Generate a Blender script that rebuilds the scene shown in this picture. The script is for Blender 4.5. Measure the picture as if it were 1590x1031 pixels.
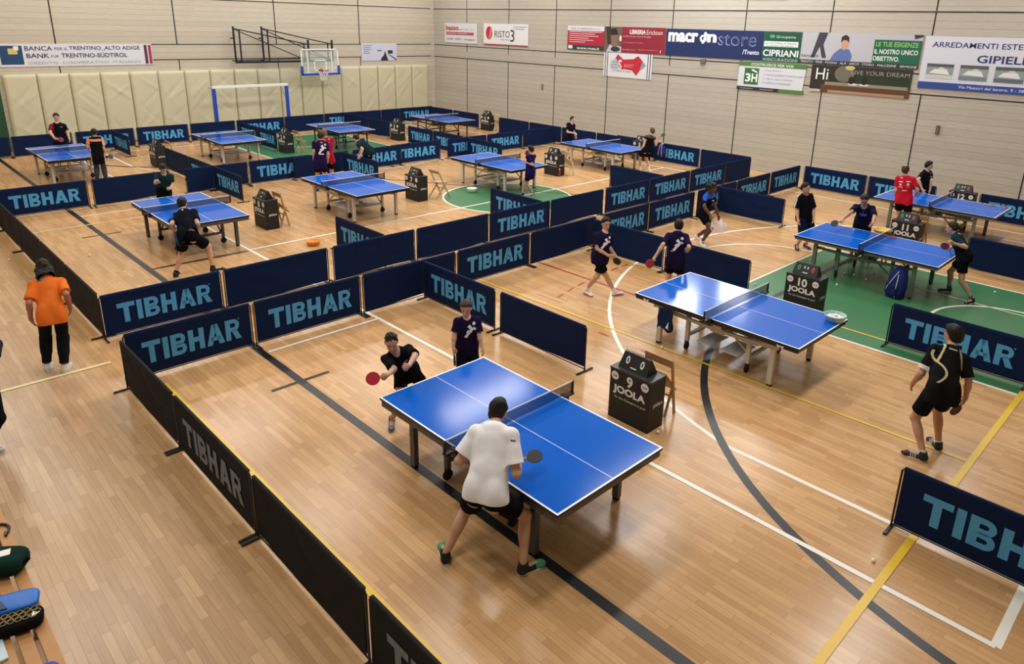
import bpy, bmesh, math, random
import numpy as np
from mathutils import Matrix, Vector
from mathutils.bvhtree import BVHTree
random.seed(7)
PI = math.pi
for o in list(bpy.data.objects): bpy.data.objects.remove(o)
SC = bpy.context.scene
COL = SC.collection

# ---------------------------------------------------------------- camera
cam_data = bpy.data.cameras.new('camera')
cam = bpy.data.objects.new('camera', cam_data); COL.objects.link(cam)
cam_data.sensor_fit = 'HORIZONTAL'; cam_data.sensor_width = 36
cam_data.lens = 1106.97 * 36 / 1590
cam_data.shift_x = (795 - 833.14) / 1590
cam_data.shift_y = (394.19 - 515.5) / 1590
cam_data.clip_start = 0.05; cam_data.clip_end = 200
YAW, PITCH, ROLL = -0.78254, 0.311258, 0.0257467
_f = Vector((math.cos(PITCH) * math.sin(YAW), math.cos(PITCH) * math.cos(YAW), -math.sin(PITCH)))
_r = Vector((math.cos(YAW), -math.sin(YAW), 0)); _u = _r.cross(_f)
_c, _s = math.cos(ROLL), math.sin(ROLL)
_r, _u = _c * _r + _s * _u, -_s * _r + _c * _u
cam.matrix_world = Matrix(((_r.x, _u.x, -_f.x, 0), (_r.y, _u.y, -_f.y, 0), (_r.z, _u.z, -_f.z, 4.75), (0, 0, 0, 1)))
SC.camera = cam

# ---------------------------------------------------------------- world, lamps, exposure
W = bpy.data.worlds.new('world'); SC.world = W; W.use_nodes = True
W.node_tree.nodes['Background'].inputs[0].default_value = (0.75, 0.85, 1, 1)
W.node_tree.nodes['Background'].inputs[1].default_value = 0.4
SC.view_settings.view_transform = 'Standard'; SC.view_settings.look = 'None'
SC.view_settings.gamma = 1; SC.view_settings.use_curve_mapping = False
SC.view_settings.exposure = -0.58
cy = SC.cycles
cy.max_bounces = 6; cy.diffuse_bounces = 3; cy.glossy_bounces = 3; cy.transparent_max_bounces = 12; cy.transmission_bounces = 4
cy.caustics_reflective = False; cy.caustics_refractive = False; cy.sample_clamp_indirect = 4
cy.use_denoising = True
LAMP_Z = 9.0
def lamp(x, y, sx, sy, power, color=(1, .95, .87)):
    d = bpy.data.lights.new('ceiling_lamp', 'AREA'); d.shape = 'RECTANGLE'; d.size = sx; d.size_y = sy
    d.energy = power; d.color = color
    o = bpy.data.objects.new('ceiling_lamp', d); COL.objects.link(o); o.location = (x, y, LAMP_Z)
LP = 330
lamp(-13.4, 21.2, 2.2, 1.6, 420, (.9, .96, 1))
for ix, x in enumerate((-3.9, -9.9, -16.3, -22.3, -28)):
    for iy, y in enumerate((1.5, 7.8, 14.2, 20.5)):
        c = (1, .93, .78) if x < -12 and y < 6 else (1, .97, .94)
        lamp(x, y, 1.0, 3.6, LP * (.85 if iy == 0 else 1), c)

# ---------------------------------------------------------------- materials
MATS = {}
def srgb(c):
    if isinstance(c, str): c = [int(c[i:i + 2], 16) / 255 for i in (0, 2, 4)]
    return tuple(((v + .055) / 1.055) ** 2.4 if v > .04045 else v / 12.92 for v in c)
def mat(name, col, rough=.6, metal=0, spec=.5, emit=0, noise=0, nscale=8, bump=0, coat=0, alpha=1):
    if name in MATS: return MATS[name]
    m = bpy.data.materials.new(name); m.use_nodes = True; nt = m.node_tree
    b = nt.nodes['Principled BSDF']; c = srgb(col)
    b.inputs['Base Color'].default_value = (*c, 1); b.inputs['Roughness'].default_value = rough
    b.inputs['Metallic'].default_value = metal; b.inputs['Specular IOR Level'].default_value = spec
    b.inputs['Coat Weight'].default_value = coat
    if alpha < 1: b.inputs['Alpha'].default_value = alpha
    if emit: b.inputs['Emission Color'].default_value = (*c, 1); b.inputs['Emission Strength'].default_value = emit
    if noise or bump:
        tc = nt.nodes.new('ShaderNodeTexCoord'); n = nt.nodes.new('ShaderNodeTexNoise'); n.inputs['Scale'].default_value = nscale
        n.inputs['Detail'].default_value = 4; nt.links.new(tc.outputs['Object'], n.inputs['Vector'])
        if noise:
            mx = nt.nodes.new('ShaderNodeMix'); mx.data_type = 'RGBA'
            mx.inputs['A'].default_value = (*[v * (1 - noise) for v in c], 1); mx.inputs['B'].default_value = (*[min(1, v * (1 + noise)) for v in c], 1)
            nt.links.new(n.outputs['Fac'], mx.inputs['Factor']); nt.links.new(mx.outputs['Result'], b.inputs['Base Color'])
        if bump:
            bp = nt.nodes.new('ShaderNodeBump'); bp.inputs['Strength'].default_value = bump; bp.inputs['Distance'].default_value = .02
            nt.links.new(n.outputs['Fac'], bp.inputs['Height']); nt.links.new(bp.outputs['Normal'], b.inputs['Normal'])
    MATS[name] = m; return m
def fabric(col, rough=.9): return mat('fabric_' + col, col, rough, spec=.06, noise=.12, nscale=14)
def plastic(col, rough=.45): return mat('plastic_' + col, col, rough)
BLACK = mat('black_metal', '17181b', .4); STEEL = mat('grey_steel', '7d7f80', .35, .5); LIGHT = mat('light_steel', 'c3c1b8', .45)
DARKST = mat('dark_steel', '55565a', .45, .2); WHITE = mat('white_paint', 'f2f2ee', .5); RUB = mat('rubber', '141414', .8)

def floor_mat():
    m = bpy.data.materials.new('varnished_wood_strips'); m.use_nodes = True; nt = m.node_tree; b = nt.nodes['Principled BSDF']
    N = nt.nodes.new; L = nt.links.new
    tc = N('ShaderNodeTexCoord')
    br = N('ShaderNodeTexBrick'); br.inputs['Scale'].default_value = 1; br.inputs['Brick Width'].default_value = .62; br.inputs['Row Height'].default_value = .07
    br.inputs['Mortar Size'].default_value = .0013; br.inputs['Mortar Smooth'].default_value = .3; br.offset = .37; br.offset_frequency = 2; br.squash_frequency = 3; br.squash = .8
    br.inputs['Color1'].default_value = (*srgb('c09463'), 1); br.inputs['Color2'].default_value = (*srgb('d6ab79'), 1); br.inputs['Mortar'].default_value = (*srgb('8f6c42'), 1)
    L(tc.outputs['Object'], br.inputs['Vector'])
    mp = N('ShaderNodeMapping'); mp.inputs['Scale'].default_value = (.8, 14, 1); L(tc.outputs['Object'], mp.inputs['Vector'])
    n1 = N('ShaderNodeTexNoise'); n1.inputs['Scale'].default_value = 3; n1.inputs['Detail'].default_value = 6; L(mp.outputs['Vector'], n1.inputs['Vector'])
    n2 = N('ShaderNodeTexNoise'); n2.inputs['Scale'].default_value = .35; n2.inputs['Detail'].default_value = 3; L(tc.outputs['Object'], n2.inputs['Vector'])
    r1 = N('ShaderNodeMapRange'); r1.inputs['To Min'].default_value = .8; r1.inputs['To Max'].default_value = 1.18; L(n1.outputs['Fac'], r1.inputs['Value'])
    r2 = N('ShaderNodeMapRange'); r2.inputs['From Min'].default_value = .3; r2.inputs['From Max'].default_value = .7; r2.inputs['To Min'].default_value = .88; r2.inputs['To Max'].default_value = 1.1; L(n2.outputs['Fac'], r2.inputs['Value'])
    mu = N('ShaderNodeMath'); mu.operation = 'MULTIPLY'; L(r1.outputs[0], mu.inputs[0]); L(r2.outputs[0], mu.inputs[1])
    mx = N('ShaderNodeVectorMath'); mx.operation = 'SCALE'; L(br.outputs['Color'], mx.inputs[0]); L(mu.outputs[0], mx.inputs['Scale'])
    # the worn strip of floor outside the fence (towards the stand) is greyer and less varnished
    sx = N('ShaderNodeSeparateXYZ'); L(tc.outputs['Object'], sx.inputs[0])
    wr = N('ShaderNodeMapRange'); wr.inputs['From Min'].default_value = 2.3; wr.inputs['From Max'].default_value = 1.2; L(sx.outputs['Y'], wr.inputs['Value'])
    hs = N('ShaderNodeHueSaturation'); hs.inputs['Saturation'].default_value = .8; hs.inputs['Value'].default_value = .86; L(mx.outputs[0], hs.inputs['Color'])
    mm = N('ShaderNodeMix'); mm.data_type = 'RGBA'; L(wr.outputs[0], mm.inputs['Factor']); L(mx.outputs[0], mm.inputs['A']); L(hs.outputs[0], mm.inputs['B'])
    L(mm.outputs['Result'], b.inputs['Base Color'])
    rr = N('ShaderNodeMapRange'); rr.inputs['To Min'].default_value = .16; rr.inputs['To Max'].default_value = .30; L(n2.outputs['Fac'], rr.inputs['Value'])
    L(rr.outputs[0], b.inputs['Roughness']); b.inputs['Specular IOR Level'].default_value = .38
    bp = N('ShaderNodeBump'); bp.inputs['Strength'].default_value = .12; bp.inputs['Distance'].default_value = .004
    L(n1.outputs['Fac'], bp.inputs['Height']); L(bp.outputs['Normal'], b.inputs['Normal'])
    return m
def wall_mat(name, c1, c2, axis):
    m = bpy.data.materials.new(name); m.use_nodes = True; nt = m.node_tree; b = nt.nodes['Principled BSDF']
    N = nt.nodes.new; L = nt.links.new
    tc = N('ShaderNodeTexCoord'); sp = N('ShaderNodeSeparateXYZ'); L(tc.outputs['Object'], sp.inputs[0])
    cb = N('ShaderNodeCombineXYZ'); L(sp.outputs[axis], cb.inputs[0]); L(sp.outputs['Z'], cb.inputs[1])
    br = N('ShaderNodeTexBrick'); br.inputs['Scale'].default_value = 1; br.inputs['Brick Width'].default_value = 90; br.inputs['Row Height'].default_value = .197
    br.inputs['Mortar Size'].default_value = .006; br.inputs['Mortar Smooth'].default_value = .6; br.offset = .45; br.offset_frequency = 2
    br.inputs['Color1'].default_value = (*srgb(c1), 1); br.inputs['Color2'].default_value = (*srgb(c2), 1)
    br.inputs['Mortar'].default_value = (*[v * .55 for v in srgb(c1)], 1); L(cb.outputs[0], br.inputs['Vector'])
    mp = N('ShaderNodeMapping'); mp.inputs['Scale'].default_value = (1.2, 26, 1); L(cb.outputs[0], mp.inputs['Vector'])
    n = N('ShaderNodeTexNoise'); n.inputs['Scale'].default_value = 2.2; n.inputs['Detail'].default_value = 6; L(mp.outputs['Vector'], n.inputs['Vector'])
    r = N('ShaderNodeMapRange'); r.inputs['To Min'].default_value = .78; r.inputs['To Max'].default_value = 1.2; L(n.outputs['Fac'], r.inputs['Value'])
    v = N('ShaderNodeVectorMath'); v.operation = 'SCALE'; L(br.outputs['Color'], v.inputs[0]); L(r.outputs[0], v.inputs['Scale'])
    L(v.outputs[0], b.inputs['Base Color']); b.inputs['Roughness'].default_value = .85; b.inputs['Specular IOR Level'].default_value = .2
    bp = N('ShaderNodeBump'); bp.inputs['Strength'].default_value = .4; bp.inputs['Distance'].default_value = .02; L(n.outputs['Fac'], bp.inputs['Height']); L(bp.outputs['Normal'], b.inputs['Normal'])
    return m

# ---------------------------------------------------------------- mesh helpers
class MB:
    def __init__(s): s.v = []; s.f = []; s.m = []
    def add(s, v, f, mi=0):
        o = len(s.v); s.v += [tuple(p) for p in v]; s.f += [tuple(i + o for i in q) for q in f]; s.m += [mi] * len(f); return s
    def box(s, c, d, rz=0, mi=0, M=None):
        x, y, z = [k / 2 for k in d]
        P = [Vector((a, b, e)) for a in (-x, x) for b in (-y, y) for e in (-z, z)]
        R = M if M else Matrix.Rotation(rz, 3, 'Z')
        return s.add([R @ p + Vector(c) for p in P], [(0, 1, 3, 2), (4, 6, 7, 5), (0, 4, 5, 1), (2, 3, 7, 6), (0, 2, 6, 4), (1, 5, 7, 3)], mi)
    def bar(s, a, b, w, h=None, mi=0):
        a, b = Vector(a), Vector(b); d = (b - a); L = d.length; z = d / L
        x = z.cross(Vector((0, 0, 1)));  x = x.normalized() if x.length > .01 else Vector((1, 0, 0))
        y = z.cross(x); M = Matrix((x, y, z)).transposed()
        return s.box((a + b) / 2, (w, h or w, L), mi=mi, M=M)
    def tube(s, pts, r, n=8, mi=0, close=True):
        pts = [Vector(p) for p in pts]; rs = r if isinstance(r, (list, tuple)) else [r] * len(pts); V = []; F = []
        for i, p in enumerate(pts):
            t = (pts[min(i + 1, len(pts) - 1)] - pts[max(i - 1, 0)]).normalized()
            x = t.cross(Vector((0.13, .07, 1))); x = x.normalized(); y = t.cross(x)
            V += [p + rs[i] * (math.cos(2 * PI * k / n) * x + math.sin(2 * PI * k / n) * y) for k in range(n)]
        for i in range(len(pts) - 1):
            for k in range(n): F.append((i * n + k, i * n + (k + 1) % n, (i + 1) * n + (k + 1) % n, (i + 1) * n + k))
        if close: F += [tuple(range(n))[::-1], tuple((len(pts) - 1) * n + k for k in range(n))]
        return s.add(V, F, mi)
    def lathe(s, prof, c=(0, 0, 0), n=24, mi=0):
        V = []; F = []
        for r, z in prof: V += [(c[0] + r * math.cos(2 * PI * k / n), c[1] + r * math.sin(2 * PI * k / n), c[2] + z) for k in range(n)]
        for i in range(len(prof) - 1):
            for k in range(n): F.append((i * n + k, i * n + (k + 1) % n, (i + 1) * n + (k + 1) % n, (i + 1) * n + k))
        return s.add(V, F, mi)
    def poly(s, pts, z0, z1, mi=0):   # extruded outline in xy
        n = len(pts); V = [(x, y, z0) for x, y in pts] + [(x, y, z1) for x, y in pts]
        F = [tuple(range(n))[::-1], tuple(range(n, 2 * n))] + [(i, (i + 1) % n, (i + 1) % n + n, i + n) for i in range(n)]
        return s.add(V, F, mi)
    def sphere(s, c, r, n=10, mi=0, sc=(1, 1, 1)):
        prof = [(r * math.sin(PI * i / n), -r * math.cos(PI * i / n)) for i in range(n + 1)]
        o = MB().lathe(prof, n=2 * n); return s.add([(c[0] + x * sc[0], c[1] + y * sc[1], c[2] + z * sc[2]) for x, y, z in o.v], o.f, mi)
    def obj(s, name, mats, parent=None, smooth=False, bevel=0, mtx=None):
        me = bpy.data.meshes.new(name); me.from_pydata(s.v, [], s.f)
        if not isinstance(mats, (list, tuple)): mats = [mats]
        for m in mats: me.materials.append(m)
        if len(mats) > 1: me.polygons.foreach_set('material_index', s.m)
        if smooth: me.polygons.foreach_set('use_smooth', [True] * len(me.polygons))
        me.validate(); me.update()
        o = bpy.data.objects.new(name, me); COL.objects.link(o)
        if parent: o.parent = parent
        if mtx is not None: o.matrix_local = mtx
        if bevel:
            b = o.modifiers.new('bevel', 'BEVEL'); b.width = bevel; b.segments = 2; b.limit_method = 'ANGLE'
        return o
def tag(o, label=None, cat=None, group=None, kind=None):
    if label: o['label'] = label
    if cat: o['category'] = cat
    if group: o['group'] = group
    if kind: o['kind'] = kind
    return o
def thing(name, label, cat, loc=(0, 0, 0), rz=0, group=None):
    o = bpy.data.objects.new(name, None); COL.objects.link(o); o.empty_display_size = .1
    o.location = loc; o.rotation_euler = (0, 0, rz); return tag(o, label, cat, group)
def copy_tree(o, parent=None):
    c = o.copy(); COL.objects.link(c)
    if parent: c.parent = parent
    for ch in list(o.children): copy_tree(ch, c)
    return c
ORD = 'first second third fourth fifth sixth seventh eighth ninth tenth eleventh twelfth thirteenth fourteenth fifteenth sixteenth seventeenth eighteenth nineteenth'.split()
_TX = {}
def text_geo(s, bold=0):
    k = (s, bold)
    if k not in _TX:
        cu = bpy.data.curves.new('t', 'FONT'); cu.body = s; cu.size = 1; cu.offset = bold; cu.resolution_u = 3; cu.fill_mode = 'FRONT'
        o = bpy.data.objects.new('t', cu); COL.objects.link(o); dg = bpy.context.evaluated_depsgraph_get(); dg.update()
        me = o.evaluated_get(dg).to_mesh(); v = np.array([p.co[:2] for p in me.vertices]); f = [tuple(p.vertices) for p in me.polygons]
        o.evaluated_get(dg).to_mesh_clear(); bpy.data.objects.remove(o); bpy.data.curves.remove(cu)
        lo, hi = v.min(0), v.max(0); _TX[k] = ((v - (lo + hi) / 2), f, hi - lo)
    return _TX[k]
def text(s, w, h, m, parent, mtx, name='lettering', bold=0):
    v, f, d = text_geo(s, bold); sx = (w or h * d[0] / d[1]) / d[0]; sy = (h or w * d[1] / d[0]) / d[1]
    return MB().add([(x * sx, y * sy, 0) for x, y in v], f).obj(name, m, parent, mtx=mtx)
def frame(o, x, y):    # local x -> x, local y -> y, normal = x cross y
    x, y = Vector(x).normalized(), Vector(y).normalized(); z = x.cross(y)
    return Matrix(((x.x, y.x, z.x, o[0]), (x.y, y.y, z.y, o[1]), (x.z, y.z, z.z, o[2]), (0, 0, 0, 1)))
def S_FACE(x, y, z): return frame((x, y, z), (1, 0, 0), (0, 0, 1))   # faces -Y
def E_FACE(x, y, z): return frame((x, y, z), (0, 1, 0), (0, 0, 1))   # faces +X

# ---------------------------------------------------------------- hall
YR, XB = 23.2, -30.9
FM = floor_mat()
fl = MB().box((-13.5, 10.3, -.1), (36, 27, .2)).obj('floor', FM); tag(fl, kind='structure')
PW = mat('court_paint_white', 'f3efe4', .35); PY = mat('court_paint_yellow', 'e8bf3c', .35); PK = mat('court_paint_black', '1c1f24', .35)
PR = mat('court_paint_red', 'b23a24', .35); PG = mat('court_paint_green', '3f7a50', .32, noise=.08, nscale=1.5); PC = mat('court_paint_cream', 'e6d7a0', .4)
_z = [.001]
def mark(name, pts, w, m, closed=False):
    """a painted band of width w along a path, lying on the floor"""
    z = _z[0]; _z[0] += .00012; P = [Vector((x, y)) for x, y in pts]; n = len(P); V = []; F = []
    for i, p in enumerate(P):
        a = P[i - 1] if (i > 0 or closed) else p; b = P[(i + 1) % n] if (i < n - 1 or closed) else p
        t = (b - a).normalized(); q = Vector((-t.y, t.x)) * w / 2; V += [(p.x + q.x, p.y + q.y, z), (p.x - q.x, p.y - q.y, z)]
    for i in range(n if closed else n - 1):
        j = (i + 1) % n; F.append((2 * i, 2 * i + 1, 2 * j + 1, 2 * j))
    o = MB().add(V, F).obj(name, m, fl); o['kind'] = 'structure'; return o
def area(name, pts, m):
    z = _z[0]; _z[0] += .00012; o = MB().add([(x, y, z) for x, y in pts], [tuple(range(len(pts)))]).obj(name, m, fl); o['kind'] = 'structure'
def arc(cx, cy, r, a0, a1, n=40): return [(cx + r * math.cos(math.radians(a0 + (a1 - a0) * i / n)), cy + r * math.sin(math.radians(a0 + (a1 - a0) * i / n))) for i in range(n + 1)]
XE, XM = -.52, -14.6
mir = lambda P: [(2 * XM - x, y) for x, y in P]
for fn in (lambda P: P, mir):
    area('green_lane', fn([(XE, 11.05), (XE, 15.95), (-6.35, 15.95), (-6.35, 11.05)]), PG)
area('green_centre_circle', arc(-14.75, 13.6, 1.85, 0, 360)[:-1], PG)
for fn in (lambda P: P, mir):
    mark('white_line', fn([(XE, 11.08), (-6.38, 11.08), (-6.38, 15.92), (XE, 15.92)]), .06, PW)
    mark('white_line', fn(arc(-6.38, 13.5, 1.85, 90, 270)), .05, PW)
    mark('white_line', fn([(XE, 6.93)] + arc(-2.1, 13.5, 6.75, 257, 103, 70) + [(XE, 20.07)]), .06, PW)
    mark('white_line', fn([(XE, 5.96), (XE, 21.0)]), .08, PW)
    mark('white_line', fn(arc(-2.1, 13.5, 1.25, 90, 270)), .055, PW)
    mark('black_line', fn(arc(.35, 11.4, 6.0, 270, 180, 50) + arc(.35, 14.4, 6.0, 180, 90, 50)), .105, PK)
for i in range(9):     # dashed nine-metre line
    a = 207.5 - i * 2.6 if i < 2 else 201 - i * 2.5
    if 250 > a > 180 and math.sin(math.radians(a)) * 9 + 11.4 > 4: mark('red_dash', arc(.35, 11.4, 9.0, a, a - 1.5, 3), .04, PR)
    elif a < 165: pass
mark('red_dash', [(-6.78, 8.31), (-6.57, 8.31)], .04, PR); mark('red_dash', [(-5.9, 8.28), (-5.65, 8.28)], .04, PR)
mark('white_line', [(-28.7, 5.96), (XE, 5.96)], .06, PW); mark('white_line', [(-28.7, 21.0), (XE, 21.0)], .06, PW)
mark('white_line', [(XM, 5.96), (XM, 21.0)], .06, PW); mark('white_line', arc(-14.75, 13.6, 1.85, 0, 360)[:-1], .06, PW, True)
mark('black_line', [(-30, 3.97), (3, 3.97)], .11, PK); mark('black_line', [(-14.6, 4.0), (-14.55, 5.9)], .07, PK)
mark('black_line', [(-8.45, 3.55), (-8.45, 4.39)], .06, PK); mark('black_line', [(-17.75, 3.57), (-17.75, 4.37)], .05, PK)
mark('white_line', [(-9.61, 4.05), (-9.61, 5.96)], .05, PW); mark('white_line', [(-19.73, 4.03), (-19.73, 5.96)], .05, PW)
mark('yellow_line', [(-9.6, 2.58), (2, 2.58)], .07, PY); mark('yellow_line', [(-1.46, 2.6), (-1.46, 14.5)], .075, PY)
mark('yellow_line', [(-10.2, 8.46), (-1.5, 8.74)], .045, PY); mark('yellow_line', [(-6.3, 11.56), (XE, 11.56)], .045, PY)
mark('yellow_line', [(-4.6, 14.7), (XE, 14.45)], .04, PC); mark('yellow_line', [(-10, 12.55), (-6.4, 12.45)], .04, PY)
mark('red_line', [(-10.05, 10.1), (-6.4, 10.11)], .045, PR); mark('yellow_line', [(-9.8, 11.5), (-6.6, 11.38)], .045, PY)
mark('cream_line', [(-10.8, -1.5), (-10.77, 2.25)], .07, PC); mark('cream_line', [(-18.84, 2.5), (-18.83, 5.9)], .05, PC)
mark('dark_arc', arc(-15.6, 14.0, 4.6, 268, 215, 30), .06, mat('court_paint_maroon', '4c1d22', .4))
mark('dark_line', [(-20.5, 11.3), (-12, 16.4)], .05, mat('court_paint_brown', '5f4330', .4))

wr = MB().box((-13.5, YR + .15, 4.7), (36, .3, 9.4)).obj('wall_right', wall_mat('beige_panel_wall_right', 'b8b2a5', 'c1bbad', 'X')); tag(wr, kind='structure')
wb = MB().box((XB - .15, 10.3, 4.7), (.3, 27, 9.4)).obj('wall_back', wall_mat('beige_panel_wall_back', 'c6bdac', 'cfc7b6', 'Y')); tag(wb, kind='structure')
PLW = mat('plain_plaster', 'b8b0a0', .9)
tag(MB().box((4.6, 10.3, 4.7), (.3, 27, 9.4)).obj('wall_front', PLW), kind='structure')
tag(MB().box((-13.5, -3.2, 4.7), (36, .3, 9.4)).obj('wall_left', PLW), kind='structure')
tag(MB().box((-13.5, 10.3, 9.45), (36, 27, .2)).obj('ceiling', mat('ceiling_panels', 'a9a59c', .9, noise=.05, nscale=.5)), kind='structure')
GRV = mat('panel_joint', '2a2722', .9)
g = MB()
for k in range(12):
    x = -28.24 + 3 * k
    g.box((x, YR, 4.38), (.035, .012, 1.98)).box((x, YR, 7.4), (.035, .012, 4)).box((x, YR, 1.53), (.035, .012, 3.06))
for z in (5.37, 3.64, 3.06): g.box((-13.5, YR, z), (36, .012, .035))
g.obj('panel_joints', GRV, wr)['kind'] = 'structure'
g = MB()
for k in range(-1, 4):
    y = 6.47 + 4.12 * k; g.box((XB, y, 5.6), (.012, .04, 3.9)).box((XB, y, 1.53), (.012, .035, 3.06))
for z in (5.38, 3.65, 3.07): g.box((XB, 10, z), (.012, 26, .035))
g.obj('panel_joints', GRV, wb)['kind'] = 'structure'
# clerestory windows high in the right-hand wall
WG = mat('daylight_pane', 'e8f1ff', .3, emit=34.0)
for i, x in enumerate((-14.6, -12.5)):
    lo, hi = ((6.7, 7.7), (5.85, 6.7))[i]
    w = MB().box((x, YR - .01, lo - .05), (1.2, .06, .08)).box((x, YR - .01, hi + .05), (1.2, .06, .08)).box((x - .62, YR - .01, (lo + hi) / 2), (.06, .06, hi - lo + .18)).box((x + .62, YR - .01, (lo + hi) / 2), (.06, .06, hi - lo + .18)).obj('window_%d' % (i + 1), STEEL)
    tag(w, kind='structure'); MB().box((x, YR - .008, (lo + hi) / 2), (1.18, .02, hi - lo)).obj('pane', WG, w)
dg = MB().box((XB + .03, 3.9, 1.25), (.06, 1.35, 2.5)).obj('door_1', mat('green_door', '1f4a30', .5)); tag(dg, kind='structure')
MB().box((XB + .08, 4.3, 1.05), (.05, .12, .03)).obj('door_handle', BLACK, dg)

# ---------------------------------------------------------------- wall pads, goal, basket
PADM = mat('cream_vinyl', 'cfcaac', .6, noise=.05, nscale=3)
def pad_mesh(seed):
    rng = random.Random(seed); nx, nz = 16, 44; V = []; F = []
    folds = [(rng.uniform(.25, .75), rng.uniform(.2, .85), rng.choice((-1, 1)) * rng.uniform(.5, 1.0), rng.choice((-1, 1)) * rng.uniform(.014, .03)) for _ in range(6)]
    for j in range(nz + 1):
        for i in range(nx + 1):
            u, v = i / nx, j / nz; y = (u - .5) * .985; z = .02 + v * 2.63
            e = min(u, 1 - u) / .035; e2 = min(v, 1 - v) / .025; d = .07 * min(1, e) ** .5 * min(1, e2) ** .5 + .07
            for a, c, sl, h in folds:
                t = (z - 2.6 * c) - sl * (u - a) * 1.3; d += h * math.exp(-(t / .045) ** 2) * max(0, 1 - abs(u - a) * 1.6) * min(1, e)
            if j == nz: z += .012 * math.sin(u * 40 + seed)
            V.append((d, y, z))
    for j in range(nz):
        for i in range(nx): a = j * (nx + 1) + i; F.append((a, a + 1, a + nx + 2, a + nx + 1))
    b = len(V); V += [(0, -.49, .02), (0, .49, .02), (0, .49, 2.65), (0, -.49, 2.65)]
    F += [(b, b + 3, b + 2, b + 1)]
    F += [(b, b + 1) + tuple(range(nx, -1, -1)), (b + 3,) + tuple(nz * (nx + 1) + i for i in range(nx + 1)) + (b + 2,)]
    F += [(b, ) + tuple(j * (nx + 1) for j in range(nz + 1)) + (b + 3,), (b + 1, b + 2) + tuple(j * (nx + 1) + nx for j in range(nz, -1, -1))]
    return MB().add(V, F)
protos = [pad_mesh(s) for s in range(5)]
for k in range(18):
    o = protos[(k * 3) % 5].obj('wall_pad', PADM, smooth=True); o.location = (XB + .005, 5.2 + k * 1.0, 0)
    tag(o, '%s upright cream vinyl pad from the left on the back wall' % ORD[k], 'wall pad', 'padding along the back wall')
BLUE = mat('goal_blue', '1d46b8', .4)
t = thing('handball_goal', 'blue posted handball goal with white crossbar before the padded wall', 'goal', (-29.85, 12.95, 0))
for s in (-1, 1):
    MB().box((0, s * 1.54, .985), (.1, .13, 1.97)).obj('post', BLUE, t, bevel=.008)
    MB().tube([(-.02, s * 1.54, 1.95), (-.55, s * 1.54, 1.98), (-.02, s * 1.54, 1.35)], .018, 6).tube([(0, s * 1.54, .85), (-.35, s * 1.54, .35), (-.6, s * 1.54, .03)], .018, 6).obj('brace', STEEL, t)
MB().box((0, 0, 2.03), (.1, 3.2, .1)).obj('crossbar', WHITE, t, bevel=.008)
t = thing('basketball_hoop', 'swing-away basketball hoop with glass backboard on a black steel frame', 'basketball hoop', (-30.55, 0, 0))
fr = MB()
for y, zt in ((12.72, 4.37), (13.92, 4.39)):
    fr.bar((.02, y, 2.93), (.02, y, zt), .06); fr.bar((.3, y + .12, 2.96), (.3, y + .12, 4.25), .05); fr.bar((-.3, y, 3.9), (.02, y, 3.9), .05); fr.bar((-.3, y, 3.0), (.02, y, 3.0), .05)
    fr.bar((.02, y, zt - .08), (.3, y + 3.05, 3.68), .045); fr.bar((.02, y, zt - .1), (.3, y + 3.0, 3.0), .035)
for y in (15.85, 17.0): fr.bar((.3, y, 2.95), (.3, y, 3.86), .07); fr.bar((.1, y - .1, 2.95), (.1, y - .1, 3.7), .04)
fr.bar((.05, 12.7, 2.95), (.3, 17.0, 2.96), .09); fr.bar((.02, 12.7, 3.02), (.3, 15.9, 3.07), .04); fr.bar((.3, 15.85, 3.4), (.3, 17.0, 3.4), .05)
fr.bar((.3, 15.85, 3.3), (.3, 17.0, 2.97), .03)
fr.obj('support_frame', BLACK, t)
GL = mat('clear_board', 'd8e6e0', .05, alpha=.22)
MB().box((.42, 16.3, 2.94), (.02, 1.78, 1.06)).obj('backboard', GL, t)
b = MB()
for z, y, sz, sy in ((3.46, 16.3, .05, 1.8), (2.43, 16.3, .05, 1.8)): b.box((.43, y, z), (.035, sy, sz))
for y in (15.42, 17.18): b.box((.43, y, 2.94), (.035, .05, 1.06))
for y in (15.72, 16.88): b.box((.41, y, 2.94), (.03, .05, 1.02))
b.box((.44, 16.3, 2.98), (.012, .6, .045)).box((.44, 16.3, 2.55), (.012, .6, .045)).box((.44, 16.02, 2.77), (.012, .045, .45)).box((.44, 16.58, 2.77), (.012, .045, .45))
b.obj('board_marking', WHITE, t)
MB().box((.45, 16.3, 2.40), (.08, 1.86, .1)).box((.45, 15.41, 2.56), (.08, .1, .4)).box((.45, 17.19, 2.56), (.08, .1, .4)).obj('edge_padding', BLUE, t, bevel=.015)
MB().tube([(.68 + .225 * math.cos(a * PI / 9), 16.3 + .225 * math.sin(a * PI / 9), 2.56) for a in range(19)], .012, 6).box((.47, 16.3, 2.55), (.06, .16, .12)).obj('rim', mat('rim_red', 'a0303c', .4), t)
n = MB()
for k in range(12):
    a0, a1 = 2 * PI * k / 12, 2 * PI * (k + 1) / 12
    for q in (a1, a0 - (a1 - a0)): n.tube([(.68 + .22 * math.cos(a0), 16.3 + .22 * math.sin(a0), 2.55), (.68 + .16 * math.cos((a0 + q) / 2), 16.3 + .16 * math.sin((a0 + q) / 2), 2.33), (.68 + .12 * math.cos(q), 16.3 + .12 * math.sin(q), 2.12)], .008, 4)
n.obj('net', WHITE, t)

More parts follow.
